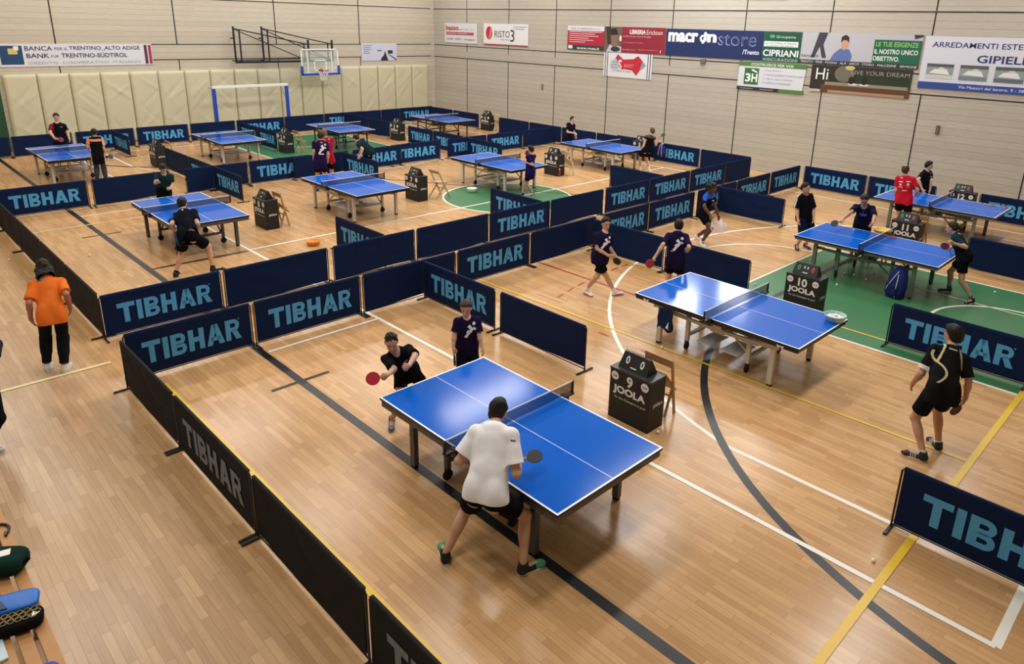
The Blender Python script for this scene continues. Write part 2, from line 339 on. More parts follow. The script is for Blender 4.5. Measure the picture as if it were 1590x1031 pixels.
# ---------------------------------------------------------------- sponsor banners
def banner(name, label, mt, w, h, base, elems, cat='banner', grp='sponsor banners on the walls', skew=None):
    """mt places the centre; elements in fractions of the board, (0,0) lower left"""
    pts = skew or [(0, 0), (1, 0), (1, 1), (0, 1)]
    o = MB().poly([((x - .5) * w, (y - .5) * h) for x, y in pts], 0, .012).obj(name, mat('banner_' + base, base, .5), mtx=mt)
    tag(o, label, cat, grp); d = .0135
    for e in elems:
        k = e[0]; d += .0007
        if k == 't':
            _, s, cx, cy_, tw, th, c = e[:7]
            text(s, tw * w if tw else None, th * h if th else None, mat('print_' + c, c, .5), o, Matrix.Translation(((cx - .5) * w, (cy_ - .5) * h, d)), bold=e[7] if len(e) > 7 else 0)
        else:
            if k == 'r': _, x0, y0, x1, y1, c = e; P = [(x0, y0), (x1, y0), (x1, y1), (x0, y1)]; nm = 'printed_block'
            elif k == 'e': _, cx, cy_, rx, ry, c = e; P = [(cx + rx * math.cos(a * PI / 12), cy_ + ry * math.sin(a * PI / 12)) for a in range(24)]; nm = 'printed_shape'
            else: _, P, c = e; nm = 'printed_shape'
            MB().add([((x - .5) * w, (y - .5) * h, d) for x, y in P], [tuple(range(len(P)))]).obj(nm, mat('print_' + c, c, .5), o)
    return o
def RW(x0, x1, z0, z1): return S_FACE((x0 + x1) / 2, YR - .012, (z0 + z1) / 2), x1 - x0, z1 - z0
def lines(x0, y0, x1, n, dy, h, c, fr=(1, .8, .9, .6, .75, .5)): return [('r', x0, y0 - i * dy, x0 + (x1 - x0) * fr[i % 6], y0 - i * dy + h, c) for i in range(n)]
banner('banner', 'small white banner with red lettering basso, first on the right wall', *RW(-29.97, -27.45, 3.78, 4.72), 'd9dade',
    [('t', 'basso', .24, .76, .4, .26, 'a8222c', .03), ('t', 'gom. imp. s.r.l.', .68, .68, .45, .09, '555560'), ('r', .05, .4, .9, .55, 'b0565c'), ('t', 'gomme  impianti', .4, .475, .6, .07, 'e8e0e0'), ('t', 'tel. 0461 - 829527  -  www.basso.it', .5, .2, .88, .1, '303a4a')])
banner('banner', 'white board with RISTO3 lettering and a red oval plate mark', *RW(-26.97, -23.93, 3.78, 4.74), 'e4e6ea',
    [('e', .13, .56, .075, .31, 'c3222f'), ('p', [(.12, .3), (.16, .75), (.2, .8), (.16, .25)], 'd9808a'), ('t', 'RISTO', .43, .52, .34, .3, '26262c'), ('t', '3', .66, .46, .09, .55, '26262c'), ('t', 'ristorazione', .5, .28, .2, .08, '9aa0a8'), ('r', 0, 0, 1, .05, '9c2a34')] + lines(.68, .86, .98, 2, .1, .03, '9aa4b4'))
banner('banner', 'small red board with white text lines and a dark green foot', *RW(-21.52, -19.51, 3.78, 4.74), 'b01f3a',
    [('r', 0, .8, 1, 1, 'dfe2e4'), ('t', 'rosa arredamenti s.r.l.', .48, .9, .8, .1, '2c4a4c'), ('r', 0, 0, 1, .2, '1e4038'), ('t', 'www.rosa.it', .58, .08, .62, .1, 'e8ecec', .02), ('r', .03, .04, .15, .18, 'dfe6e4')] + lines(.05, .74, .95, 6, .085, .03, 'e6c0c8'))
banner('banner', 'dark red bookshop banner LIBRERIA with a photo at its left end', *RW(-19.49, -16.5, 3.77, 4.74), '8e1f33',
    [('r', 0, 0, .3, 1, '6d5c4e'), ('p', [(.04, .0), (.3, 0), (.3, .22), (.1, .3)], 'b8c4cc'), ('p', [(.02, 1), (.1, 1), (.14, .3), (.06, .3)], '3c2e26'), ('p', [(.11, .7), (.24, .75), (.22, .1), (.13, .25)], '8a6a5a'), ('e', .2, .12, .08, .1, '26303c'), ('e', .28, .55, .02, .12, 'e8e4e0'), ('p', [(.1, .9), (.2, .95), (.24, .7), (.12, .66)], '1f1a1a'),
     ('t', 'LIBRERIA', .56, .82, .26, .17, 'f2ecec', .03), ('t', 'Erickson', .83, .82, .25, .17, 'f0dede'), ('t', 'La libreria per tutta la famiglia', .55, .64, .45, .09, 'e0b8c0'), ('t', 'Via del Pioppeto 24 - Gardolo', .49, .4, .32, .06, 'd8a0ac'), ('t', 'libreria@erickson.it', .43, .12, .22, .06, 'e8c8d0'), ('t', 'Seguici su Facebook', .74, .14, .3, .05, 'e0b0bc'), ('t', 'f', .94, .1, .02, .1, 'ffffff', .02)])
banner('banner', 'white cloth banner with a red winged basketball crest below the red bookshop banner', *RW(-19.46, -17.03, 2.81, 3.745), 'dfe1e5',
    [('r', .03, 0, .045, 1, '2c3140'), ('r', .075, 0, .09, 1, '2c3140'), ('r', .91, 0, .925, 1, '2c3140'), ('r', .955, 0, .97, 1, '2c3140'),
     ('p', [(.2, .2), (.15, .45), (.2, .7), (.3, .95), (.42, .72), (.4, .35)], 'c2c8d0'), ('p', [(.26, .8), (.3, .95), (.42, .74), (.46, .5), (.42, .32), (.36, .35)], 'b92a38'), ('p', [(.4, .74), (.62, .78), (.72, .92), (.82, .7), (.88, .55), (.76, .32), (.7, .12), (.6, .32), (.4, .36)], 'c02436'), ('p', [(.81, .72), (.88, .55), (.76, .32), (.78, .5)], '8d98a4'), ('t', 'S', .35, .52, .08, .42, 'f0e8ea', .03), ('t', 'BASKET', .54, .5, .2, .14, 'e0a0aa'), ('t', 'team Trento', .44, .26, .3, .07, '6a6a74')] +
    [('r', .16 + .05 * k, .36, .165 + .05 * k, .72, '8a929c') for k in range(4)] + [('r', .15, .38 + .12 * k, .38, .395 + .12 * k, '8a929c') for k in range(3)])
banner('banner', 'wide navy banner with white macron store lettering', *RW(-16.47, -12.51, 3.76, 4.72), '15285c',
    [('t', 'macr', .19, .7, .33, .36, 'f4f5f8', .045), ('t', 'o', .41, .68, .075, .28, 'f4f5f8', .03), ('p', [(.395, .5), (.42, .5), (.45, .84), (.435, .9)], 'f4f5f8'), ('e', .43, .86, .016, .06, 'f4f5f8'), ('t', 'n', .5, .7, .1, .3, 'f4f5f8', .045), ('t', 'store', .755, .66, .37, .38, '9fb0d8', 0), ('t', 'store', .757, .66, .355, .33, '1b2f66', -.012), ('t', '/Trento', .9, .27, .16, .16, 'e8ecf4', .02)])
banner('banner', 'narrow dark green insurance board reading CIPRIANI ASSICURAZIONI', *RW(-12.5, -11.13, 3.75, 4.72), '14503f',
    [('t', 'Groupama', .6, .82, .5, .11, 'd4e6da'), ('e', .24, .84, .07, .06, '58a078'), ('r', .04, .5, .93, .68, 'dfe8e6'), ('t', 'La tua Filiale di fiducia', .48, .62, .8, .06, '3c5450'), ('t', 'al servizio del cliente', .46, .54, .7, .05, '5c7470'), ('t', 'CIPRIANI', .5, .29, .92, .22, 'f4f8f6', .02), ('t', 'ASSICURAZIONI', .5, .07, .9, .1, 'b8ccc4')])
banner('banner', 'white builder board with green 3H square, below the insurance board', *RW(-13.3, -10.83, 2.76, 3.71), 'd6dae4',
    [('r', 0, .84, 1, 1, '4d7e3e'), ('t', 'COSTRUISCE PER VOI', .5, .915, .62, .09, 'e4eee0', .015), ('r', .1, .2, .32, .78, '2f6b38'), ('t', '3', .16, .44, .08, .3, 'f2f6f2', .03), ('t', 'H', .26, .44, .09, .3, 'f2f6f2', .03), ('p', [(.2, .7), (.22, .75), (.3, .66), (.29, .62)], 'f2f6f2'), ('r', 0, 0, .64, .12, '22262e'), ('r', .64, 0, 1, .12, '4d7e3e'), ('t', 'costruzioni', .15, .06, .2, .05, 'c8ccd4'), ('t', 'ristrutturazioni', .46, .06, .2, .05, 'c8ccd4')] +
    [('r', .4, .7 - .14 * k, .405, .76 - .14 * k, '4a5668') for k in range(4)] + [('t', s, .43 + len(s) * .009, .73 - .14 * k, len(s) * .018, .05, '6a7484') for k, s in enumerate(('appartamenti', 'ristrutturazioni e nuove costruzioni', 'ville e case a schiera', 'edilizia residenziale'))], skew=[(0, 0), (.97, 0), (1, 1), (.01, 1)])
banner('banner', 'photo banner of a boy in a blue shirt, LE TUE ESIGENZE', *RW(-11.12, -7.45, 3.76, 4.73), 'b9bac2',
    [('p', [(.15, 1), (.23, 1), (.2, .62), (.24, .2), (.2, .2), (.17, .55), (.13, .2), (.1, .2)], '3a3a48'), ('r', 0, 0, 1, .13, '20242a'), ('p', [(.27, .12), (.3, .35), (.35, .52), (.43, .5), (.46, .3), (.45, .12)], '5a6ea6'), ('e', .385, .68, .033, .2, 'c89a84'), ('p', [(.35, .7), (.352, .88), (.385, .95), (.415, .88), (.42, .7), (.4, .78), (.37, .78)], '2e221e'),
     ('r', .63, .13, 1, .83, '176048'), ('t', 'LE TUE ESIGENZE', .81, .7, .33, .14, '8fc872', .015), ('t', 'IL NOSTRO UNICO', .81, .48, .34, .14, 'f0f4f0', .015), ('t', 'OBIETTIVO.', .74, .27, .21, .14, 'f0f4f0', .015), ('t', 'SUB AGENZIE', .09, .25, .16, .07, '2a2c34'), ('t', 'TRENTO · PINE · MOENA · ALA · ARCO · STORO · MALCESINE · SIRMIONE', .5, .065, .98, .07, 'e0e4e4'), ('p', [(.93, 1), (1, 1), (1, .95), (.94, .88)], '2a3040')])
banner('banner', 'dark photo banner with Hi and LIVE YOUR DREAM lettering', *RW(-10.66, -7.57, 2.9, 3.735), '2a2622',
    [('r', .12, 0, 1, .3, '5c3a24'), ('r', .16, .28, .98, .4, '8c8a72'), ('r', .2, 0, .96, .1, 'a8866c'), ('e', .35, .72, .1, .3, '6e6a5c'), ('e', .4, .95, .05, .08, 'c8b47c'), ('r', .5, .4, 1, .7, '1e3020'), ('e', .45, .36, .05, .04, 'd8dad8'), ('e', .56, .36, .05, .04, 'd8dad8'), ('e', .56, .5, .03, .14, '15151a'), ('e', .43, .5, .03, .14, '15151a'), ('r', 0, 0, .12, .1, 'c8b8a8'), ('t', 'Hi', .12, .68, .13, .42, 'f4f2f0', 0), ('t', 'LIVE YOUR DREAM', .7, .8, .56, .15, '9aa090')])
banner('banner', 'large white banner for outdoor furniture with three boat photos', *RW(-7.38, -3.2, 3.25, 4.72), 'd4d7e2',
    [('t', 'ARREDAMENTI ESTERNI PER IL VERDE', .55, .84, 1.0, .1, '22306a', .012), ('t', 'GIPIELLE DUE', .62, .6, .56, .14, '22306a', .02), ('r', 0, 0, 1, .13, '2b4794'), ('t', 'Via Maestri del lavoro, 9 - 38121 TRENTO - Tel. 0461', .62, .065, .72, .06, 'dfe4f0')] +
    sum([[('r', x, .2, x + .17, .48, '8f9a9a'), ('r', x, .2, x + .17, .27, c), ('p', [(x + .02, .3), (x + .15, .28), (x + .13, .38), (x + .05, .38)], 'e0e2e0'), ('p', [(x + .07, .38), (x + .12, .38), (x + .1, .46)], 'c8ccc8'), ('r', x, .42, x + .17, .48, '4e5a58')] for x, c in ((.04, 'c8ccca'), (.25, '6f8484'), (.46, '5a6a74'))], []), skew=[(0, 0), (1, 0), (1, 1), (0, 1)])
def BW(y0, y1, z0, z1): return E_FACE(XB + .012, (y0 + y1) / 2, (z0 + z1) / 2), y1 - y0, z1 - z0
banner('banner', 'long white bank banner reading BANCA PER IL TRENTINO on the back wall', *BW(4.72, 9.62, 2.9, 3.67), 'dcdde6',
    [('r', .01, .1, .145, .92, '174470'), ('r', .06, .55, .115, .8, 'd8c070'), ('r', .095, .72, .125, .9, 'ece8e0'), ('t', 'BANCA', .245, .8, .17, .2, '1e3a66', .012), ('t', 'PER IL', .385, .78, .085, .13, '3c5480'), ('t', 'TRENTINO_ALTO ADIGE', .675, .8, .48, .2, '1e3a66', .012), ('t', 'BANK', .235, .48, .14, .2, '1e3a66', .012), ('t', 'FÜR', .34, .46, .05, .13, '3c5480'), ('t', 'TRENTINO-SÜDTIROL', .6, .5, .44, .24, '1e3a66', .012), ('t', 'CREDITO  COOPERATIVO  ITALIANO', .54, .16, .74, .12, 'a8b0c2'), ('r', .945, .05, .965, .95, '5a2440'), ('r', .975, .05, .995, .95, 'a8284c')])
banner('banner', 'small white banner with a dark boom arm drawing near the wall corner', *BW(18.9, 20.88, 2.89, 3.69), 'ccd4e6',
    [('p', [(.52, 0), (.74, 0), (.72, .18), (.7, .26), (.66, .6), (.62, .3), (.56, .18)], '23262e'), ('r', .74, .4, .88, .6, '2c303a'), ('p', [(.74, .36), (.76, .38), (1, .06), (.97, .02)], '2c303a'), ('r', .44, .55, .56, .62, '5a6478')] + lines(.05, .86, .3, 5, .11, .04, '8a96b4'))
for x, z, w, h, c, l in ((-14.77, 3.62, .2, .16, '5e646a', 'small grey junction box on the right wall under the navy banner'), (-6.61, 2.1, .09, .25, '5c5240', 'small brown metal plate on the right wall above the red shirted man'), (-22.95, 2.1, .07, .25, '8a7c60', 'slim brown wall plate on the right wall above the far corner tables')):
    t = MB().box((x, YR - .03, z), (w, .06, h)).obj('wall_box', plastic(c), bevel=.006); tag(t, l, 'wall box')
    MB().box((x, YR - .062, z), (w * .6, .004, h * .7)).obj('cover_plate', plastic('6c6c66'), t)

# ---------------------------------------------------------------- barrier panels
def letters():   # block letters in a 1.5 x .32 field
    m = MB(); H = .32; s = .082
    def R(x0, y0, x1, y1): m.add([(x0, y0, 0), (x1, y0, 0), (x1, y1, 0), (x0, y1, 0)], [(0, 1, 2, 3)])
    def bowl(x0, xr, y0, y1, th):
        cyy = (y0 + y1) / 2; ro = (y1 - y0) / 2; ri = ro - th; n = 8; V = []; F = []
        for k in range(n + 1):
            a = -PI / 2 + PI * k / n; V += [(xr + ro * math.cos(a) * 1.05, cyy + ro * math.sin(a), 0), (xr + max(ri * math.cos(a) * 1.05, 0), cyy + ri * math.sin(a), 0)]
        for k in range(n): F.append((2 * k, 2 * k + 2, 2 * k + 3, 2 * k + 1))
        m.add(V, F); R(x0, y1 - th, xr, y1); R(x0, y0, xr, y0 + th)
    x = -.75
    R(x, H - .075, x + .27, H); R(x + .094, 0, x + .094 + s, H - .075); x += .3
    R(x, 0, x + s, H); x += s + .035
    R(x, 0, x + s, H); bowl(x + s, x + .135, .148, H, .062); bowl(x + s, x + .145, 0, .172, .062); x += .27
    R(x, 0, x + s, H); R(x + .165, 0, x + .165 + s, H); R(x + s, .125, x + .165, .2); x += .28
    m.add([(x, 0, 0), (x + .088, 0, 0), (x + .178, H, 0), (x + .098, H, 0)], [(0, 1, 2, 3)]); m.add([(x + .2, 0, 0), (x + .29, 0, 0), (x + .19, H, 0), (x + .11, H, 0)], [(0, 1, 2, 3)]); R(x + .07, .065, x + .22, .125); x += .315
    R(x, 0, x + s, H); bowl(x + s, x + .135, .13, H, .062); m.add([(x + .095, .15, 0), (x + .18, .15, 0), (x + .26, 0, 0), (x + .165, 0, 0)], [(0, 1, 2, 3)])
    m.add([(.765 + .012 * math.cos(a * PI / 4), H - .01 + .012 * math.sin(a * PI / 4), 0) for a in range(8)], [tuple(range(8))])
    return m
LET = letters()
def cloth(seed, amp):
    rng = random.Random(seed); nx, nz = 40, 12; V = []; F = []
    ws = [(rng.uniform(1.5, 5), rng.uniform(1, 4), rng.uniform(0, 6), rng.uniform(.3, 1)) for _ in range(5)]
    ar = [(rng.uniform(-.6, .6), rng.uniform(.25, .6), rng.uniform(.2, .5)) for _ in range(3)]
    def dy(x, z):
        d = sum(a * math.sin(p * x + q * z * 2 + f) for p, q, f, a in ws) * .3
        for cx, cz, r in ar: d += 1.2 * math.exp(-((math.hypot((x - cx) * .8, z - cz - r) - r) / .03) ** 2)
        return amp * d * (1 - (z / .7) ** 3)
    for side in (-1, 1):
        for j in range(nz + 1):
            for i in range(nx + 1):
                x = -.965 + 1.93 * i / nx; z = .06 + .655 * j / nz; 
                if j == 0: z += .02 * math.sin(x * 2.2 + seed) * (amp > .004)
                V.append((x, dy(x, z) + side * (.006 if j < nz else .017), z))
    m = (nx + 1) * (nz + 1)
    for s in (0, 1):
        for j in range(nz):
            for i in range(nx): a = s * m + j * (nx + 1) + i; q = (a, a + 1, a + nx + 2, a + nx + 1); F.append(q if s == 0 else q[::-1])
    for i in range(nx): F.append((nz * (nx + 1) + i, nz * (nx + 1) + i + 1, m + nz * (nx + 1) + i + 1, m + nz * (nx + 1) + i))
    return MB().add(V, F)
NAVY = mat('navy_cloth', '0d2046', .7, spec=.1, noise=.08, nscale=5); DARKC = mat('charcoal_cloth', '26262a', .8, spec=.1, noise=.1, nscale=5)
INK = mat('light_blue_print', '4ba0d8', .7, noise=.12, nscale=9); INKD = mat('grey_print', '76828e', .7)
def barrier_proto(kind):
    t = thing('barrier_panel', 'x', 'barrier', group='folding barrier panels around the courts')
    f = MB(); 
    for s in (-1, 1): f.tube([(s * .985, 0, .012), (s * .985, 0, .67), (s * .96, 0, .7), (s * .9, 0, .705)], .011, 6)
    f.tube([(-.9, 0, .705), (.9, 0, .705)], .011, 6).tube([(-.985, 0, .045), (.985, 0, .045)], .008, 6)
    f.obj('frame', BLACK, t, True)
    for s in (-1, 1): MB().box((s * .985, 0, .012), (.03, .34, .02)).obj('foot', BLACK, t)
    dark = kind.startswith('d'); lt = kind[-1] == 'T'
    c = cloth(3 if lt else int(kind[1]) + 5, .003 if lt else .010 if not dark else .016).obj('cloth', DARKC if dark else NAVY, t, True)
    if lt: MB().add([(x * 1.0, -.0125 - .009 * 0, z + .215) for x, z, _ in LET.v], LET.f).obj('lettering', INKD if dark else INK, c)
    return t
BP = {k: barrier_proto(k) for k in ('nT', 'n0', 'n1', 'n2', 'dT', 'd0', 'd1')}; used = set()
def barrier(p, q, kind, label):
    r = BP[kind] if kind not in used else copy_tree(BP[kind]); used.add(kind)
    a, b = Vector(p), Vector(q); d = b - a; r.location = ((a.x + b.x) / 2, (a.y + b.y) / 2, 0); r.rotation_euler = (0, 0, math.atan2(d.y, d.x)); L = d.length
    r.scale = (L / 2.0, 1, 1); r['label'] = label; return r
def row(desc, axis, c, segs, dark=False):
    n = 0
    for k, s in enumerate(segs):
        cc = s[3] if len(s) > 3 else c; T = s[2]
        p, q = ((s[0], cc), (s[1], cc)) if axis == 'x' else ((cc, s[0]), (cc, s[1]))
        kind = ('d' if dark else 'n') + ('T' if T else str(k % (2 if dark else 3)))
        if len(segs) == 1: l = '%s %s barrier panel, %s' % ('lettered' if T else 'plain', 'charcoal' if dark else 'navy', desc)
        else: l = '%s %s barrier panel, %s from left in %s' % ('lettered' if T else 'plain', 'charcoal' if dark else 'navy', ORD[k], desc)
        barrier(p, q, kind, l)
row('the near fence along table 9', 'x', 2.18, [(-9.77, -7.86, 0), (-7.84, -5.86, 1), (-5.83, -3.86, 0), (-3.83, -1.86, 1)], True)
row('the dark fence beside the girl in orange', 'x', 2.42, [(-21.4, -19.46, 0), (-19.44, -17.47, 0), (-17.45, -15.42, 0), (-15.4, -13.66, 0), (-13.64, -11.74, 0)], True)
row('the front fence behind tables 9 to 12', 'y', -9.92, [(2.24, 3.98, 1), (4.0, 5.84, 1), (5.86, 7.86, 0), (7.88, 9.77, 1), (9.79, 11.84, 0), (12.12, 13.79, 1), (13.81, 15.76, 1), (15.9, 17.86, 1), (17.88, 19.79, 1), (19.84, 21.72, 1)])
row('the second fence before tables 8 to 5', 'y', -11.63, [(2.4, 4.23, 1), (4.25, 6.2, 0), (6.28, 8.16, 0), (8.18, 10.15, 0), (10.17, 12.12, 1), (12.14, 14.12, 0), (14.2, 16.11, 1), (16.13, 18.12, 1), (18.14, 20.1, 1), (20.12, 21.7, 0)])
row('the divider between tables 9 and 10', 'x', 7.09, [(-9.88, -7.95, 1), (-7.84, -6.0, 0)])
row('at the lower right corner by the yellow line', 'x', 6.86, [(-1.69, .28, 1)])
row('behind the man in black and gold', 'x', 11.42, [(-3.42, -1.47, 1)])
row('behind the teal shirted girl', 'x', 16.71, [(-3.76, -1.79, 0)])
row('the divider between tables 10 and 11', 'x', 11.62, [(-9.83, -7.9, 0), (-7.88, -5.97, 0)])
row('divider end beside the girl with the plastic bag', 'x', 16.84, [(-9.87, -7.94, 0)])
row('near divider between tables 6 and 5', 'x', 16.88, [(-13.7, -11.69, 0)])
row('near divider between tables 7 and 6', 'x', 11.91, [(-13.58, -11.68, 1)])
row('near divider between tables 8 and 7', 'x', 7.46, [(-13.57, -11.68, 1)])
row('the third fence behind tables 8 to 5', 'y', -20.6, [(2.55, 4.47, 1), (4.55, 6.45, 0), (6.83, 8.62, 0), (8.64, 10.6, 1, -20.63), (9.97, 11.9, 0, -20.53), (12.05, 13.95, 1, -20.55), (13.55, 15.69, 1, -20.64), (15.97, 17.86, 1), (17.88, 19.75, 1), (19.77, 21.66, 0)])
row('far divider between tables 8 and 7', 'x', 7.62, [(-20.56, -18.72, 1)])
row('far divider between tables 7 and 6', 'x', 11.64, [(-20.43, -18.4, 1)])
row('far divider between tables 6 and 5', 'x', 16.84, [(-20.53, -18.59, 1)])
row('the near divider between tables 1 and 2', 'x', 7.62, [(-24.48, -22.49, 0), (-22.47, -20.66, 1)])
row('far divider between tables 1 and 2', 'x', 7.42, [(-29.3, -27.46, 1)])
row('the divider between tables 2 and 3', 'x', 11.93, [(-28.95, -27.28, 1), (-27.26, -25.7, 1)])
row('the far divider between tables 3 and 4', 'x', 16.9, [(-29.3, -27.36, 0), (-27.34, -25.7, 0)])
row('the near divider between tables 3 and 4', 'x', 16.84, [(-24.28, -22.62, 1), (-22.6, -20.75, 1)])
row('the fence along the padded wall', 'y', -29.5, [(2.4, 4.36, 0), (4.38, 6.2, 0), (6.27, 8.21, 1), (8.26, 10.15, 1), (10.2, 12.0, 0), (12.02, 14.1, 1), (14.1, 15.98, 0), (16.0, 17.95, 1, -29.54), (16.95, 18.95, 0, -29.46), (18.97, 20.0, 0), (20.02, 22.0, 1, -29.55)])
row('the fence along the banner wall', 'x', 21.8, [(-29.45, -27.65, 0), (-27.62, -25.7, 0), (-24.3, -22.35, 0), (-22.33, -20.4, 0), (-20.38, -18.5, 0), (-18.48, -16.6, 0), (-17.6, -15.68, 0, 21.99), (-15.66, -13.67, 1), (-13.65, -11.68, 0)])
row('the fence behind table 12', 'x', 21.76, [(-9.8, -7.83, 1), (-7.81, -5.92, 1), (-4.86, -2.88, 1)])
for k, r in BP.items():
    if k not in used:
        for c in r.children_recursive: bpy.data.objects.remove(c)
        bpy.data.objects.remove(r)

# ---------------------------------------------------------------- tennis tables
TOPB = mat('table_blue', '1160c8', .13, spec=.18, noise=.03, nscale=2); LINEW = mat('table_line', 'f4f8fc', .3)
NETM = bpy.data.materials.new('net_mesh'); NETM.use_nodes = True
_b = NETM.node_tree.nodes['Principled BSDF']; _b.inputs['Base Color'].default_value = (.006, .012, .035, 1); _b.inputs['Roughness'].default_value = .8; _b.inputs['Alpha'].default_value = .72
def table_proto(st):
    legm = {'dark': DARKST, 'grey': mat('green_grey_steel', '6c736c', .45, .1), 'light': LIGHT, 'slim': mat('slate_steel', '4a4c50', .5)}[st]
    t = thing('tennis_table', 'x', 'tennis table', group='blue tennis tables')
    xs = [-1.37, -1.35, 1.35, 1.37]; ys = [-.7625, -.7425, -.003, .003, .7425, .7625]; m = MB()
    V = [(x, y, .76) for x in xs for y in ys]; ny = len(ys); F = []; mi = []
    for i in range(3):
        for j in range(ny - 1): F.append((i * ny + j, (i + 1) * ny + j, (i + 1) * ny + j + 1, i * ny + j + 1)); mi.append(1 if i != 1 or j in (0, 2, 4) else 0)
    m.add(V, F); m.m = mi
    m.box((0, 0, .745), (2.738, 1.523, .029), mi=2); m.obj('tabletop', [TOPB, LINEW, BLACK], t)
    a = MB()
    ah = .075 if st == 'dark' else .05
    for s in (-1, 1): a.box((0, s * .735, .73 - ah / 2), (2.70, .03, ah)).box((s * 1.335, 0, .73 - ah / 2), (.03, 1.44, ah))
    a.box((0, 0, .71), (.05, 1.44, .04)); a.obj('apron', DARKST if st == 'dark' else BLACK if st in ('light', 'slim') else mat('edge_grey', '5c5e5e', .5), t)
    w = {'dark': .075, 'grey': .07, 'light': .075, 'slim': .05}[st]
    for sx in (-1, 1):
        for sy in (-1, 1):
            MB().box((sx * .95, sy * .61, .365), (w, w * .8, .66)).box((sx * .95, sy * .61, .018), (w * .8, w * .7, .036), mi=1).obj('leg', [legm, RUB], t)
            b = MB(); b.box((sx * .52, sy * .48, .42), (w * .8, w * .7, .54)); b.obj('inner_leg', legm, t)
            c = MB(); c.tube([(sx * .52 - .013, sy * .48, .062), (sx * .52 + .013, sy * .48, .062)], .062, 14).box((sx * .52, sy * .48, .13), (.05, .05, .06)); c.obj('wheel', RUB, t)
    f = MB()
    for sx in (-1, 1):
        f.box((sx * .95, 0, .66), (w * .6, 1.24, .05)).box((sx * .52, 0, .24), (w * .6, .96, .045)).box((sx * .52, 0, .64), (w * .6, .96, .045))
        for sy in (-1, 1): f.bar((sx * .95, sy * .56, .56), (sx * .1, sy * .5, .5), .035, .05); f.bar((sx * .52, sy * .44, .26), (sx * .06, sy * .44, .62), .025)
    f.box((0, 0, .5), (.22, 1.05, .08)).box((0, .5, .6), (.14, .06, .22)).box((0, -.5, .6), (.14, .06, .22)); f.obj('undercarriage', legm, t)
    if st == 'light':
        s = MB(); s.box((-.2, -.28, .22), (.26, .5, .02)).box((.24, -.28, .22), (.3, .5, .02)).box((-.2, .28, .22), (.26, .5, .02)).box((.24, .28, .22), (.3, .5, .02)); s.obj('storage_plate', mat('plate_grey', 'cfd3d4', .4), t)
        for sy in (-1, 1): 
            s = MB(); P = [(x, sy * .66, .69 - .1 * max(0, (abs(x) - .3)) ** 1.5) for x in np.linspace(-1.05, 1.05, 13)]
            for p, q in zip(P[:-1], P[1:]): s.bar(p, q, .03, .05)
            s.obj('side_beam', legm, t)
    n = MB(); V = []; k = 24
    n.add([(0, -.915 + 1.83 * i / k, .775 + .13 * j) for j in (0, 1) for i in range(k + 1)], [(i, i + 1, k + 2 + i, k + 1 + i) for i in range(k)]); n.obj('net', NETM, t)
    MB().box((0, 0, .908), (.008, 1.83, .014)).obj('net_tape', WHITE, t)
    for s in (-1, 1): MB().box((0, s * .915, .835), (.022, .02, .16)).box((0, s * .84, .76), (.06, .16, .02)).box((0, s * .79, .73), (.09, .05, .09)).obj('net_post', BLACK, t)
    return t
TP = {}
TABLES = {9: (-4.808, 4.556, 0, 'dark'), 10: (-4.941, 9.324, -.007, 'light'), 11: (-4.844, 14.51, .009, 'grey'), 12: (-5.166, 19.518, .006, 'grey'), 8: (-15.982, 5.29, -.007, 'dark'), 7: (-16.061, 9.422, .007, 'light'), 6: (-16.076, 14.418, .011, 'light'), 5: (-16.046, 19.335, -.003, 'light'), 1: (-25.065, 5.025, .01, 'light'), 2: (-25.18, 9.95, -.005, 'light'), 3: (-25.214, 14.314, -.029, 'slim'), 4: (-25.185, 19.267, .009, 'slim')}
TL = {9: 'nearest blue table, beside the scorer box numbered 9', 10: 'blue table with pale legs and a glaring top, before box 10', 11: 'blue table over green floor, before box 11', 12: 'blue table under the right wall, before box 12', 8: 'blue table with dark legs, left of box 8', 7: 'blue table with pale legs, left of box 7', 6: 'blue table above the green circle, left of box 6', 5: 'blue table below the banner wall, before box 5', 1: 'farthest left blue table, in front of the man in maroon and black', 2: 'blue table left of box 2, under the handball goal', 3: 'blue table on the far green lane, left of box 3', 4: 'farthest blue table in the hall corner, left of box 4'}
TOBJ = {}
for k, (x, y, a, st) in TABLES.items():
    if st not in TP: TP[st] = o = table_proto(st)
    else: o = copy_tree(TP[st])
    o.location = (x, y, 0); o.rotation_euler = (0, 0, a); o['label'] = TL[k]; TOBJ[k] = o
ap = [c for c in TOBJ[9].children if c.name.startswith('apron')][0]
text('Butterfly', .3, None, BLACK, ap, S_FACE(1.05, -.7515, .69), bold=.02); text('Butterfly', .3, None, BLACK, ap, E_FACE(1.3515, .3, .69), bold=.02)
ap = [c for c in TOBJ[10].children if c.name.startswith('apron')][0]
for x in (-1.15, 1.1):
    bm = MB().add([(-.06, .02, 0), (-.03, -.025, 0), (0, 0, 0), (.03, -.025, 0), (.06, .02, 0), (.02, .012, 0), (-.02, .012, 0)], [(0, 1, 2, 6), (2, 3, 4, 5), (2, 5, 6)]); bm.obj('maker_mark', LINEW, ap, mtx=S_FACE(x, -.752, .7))

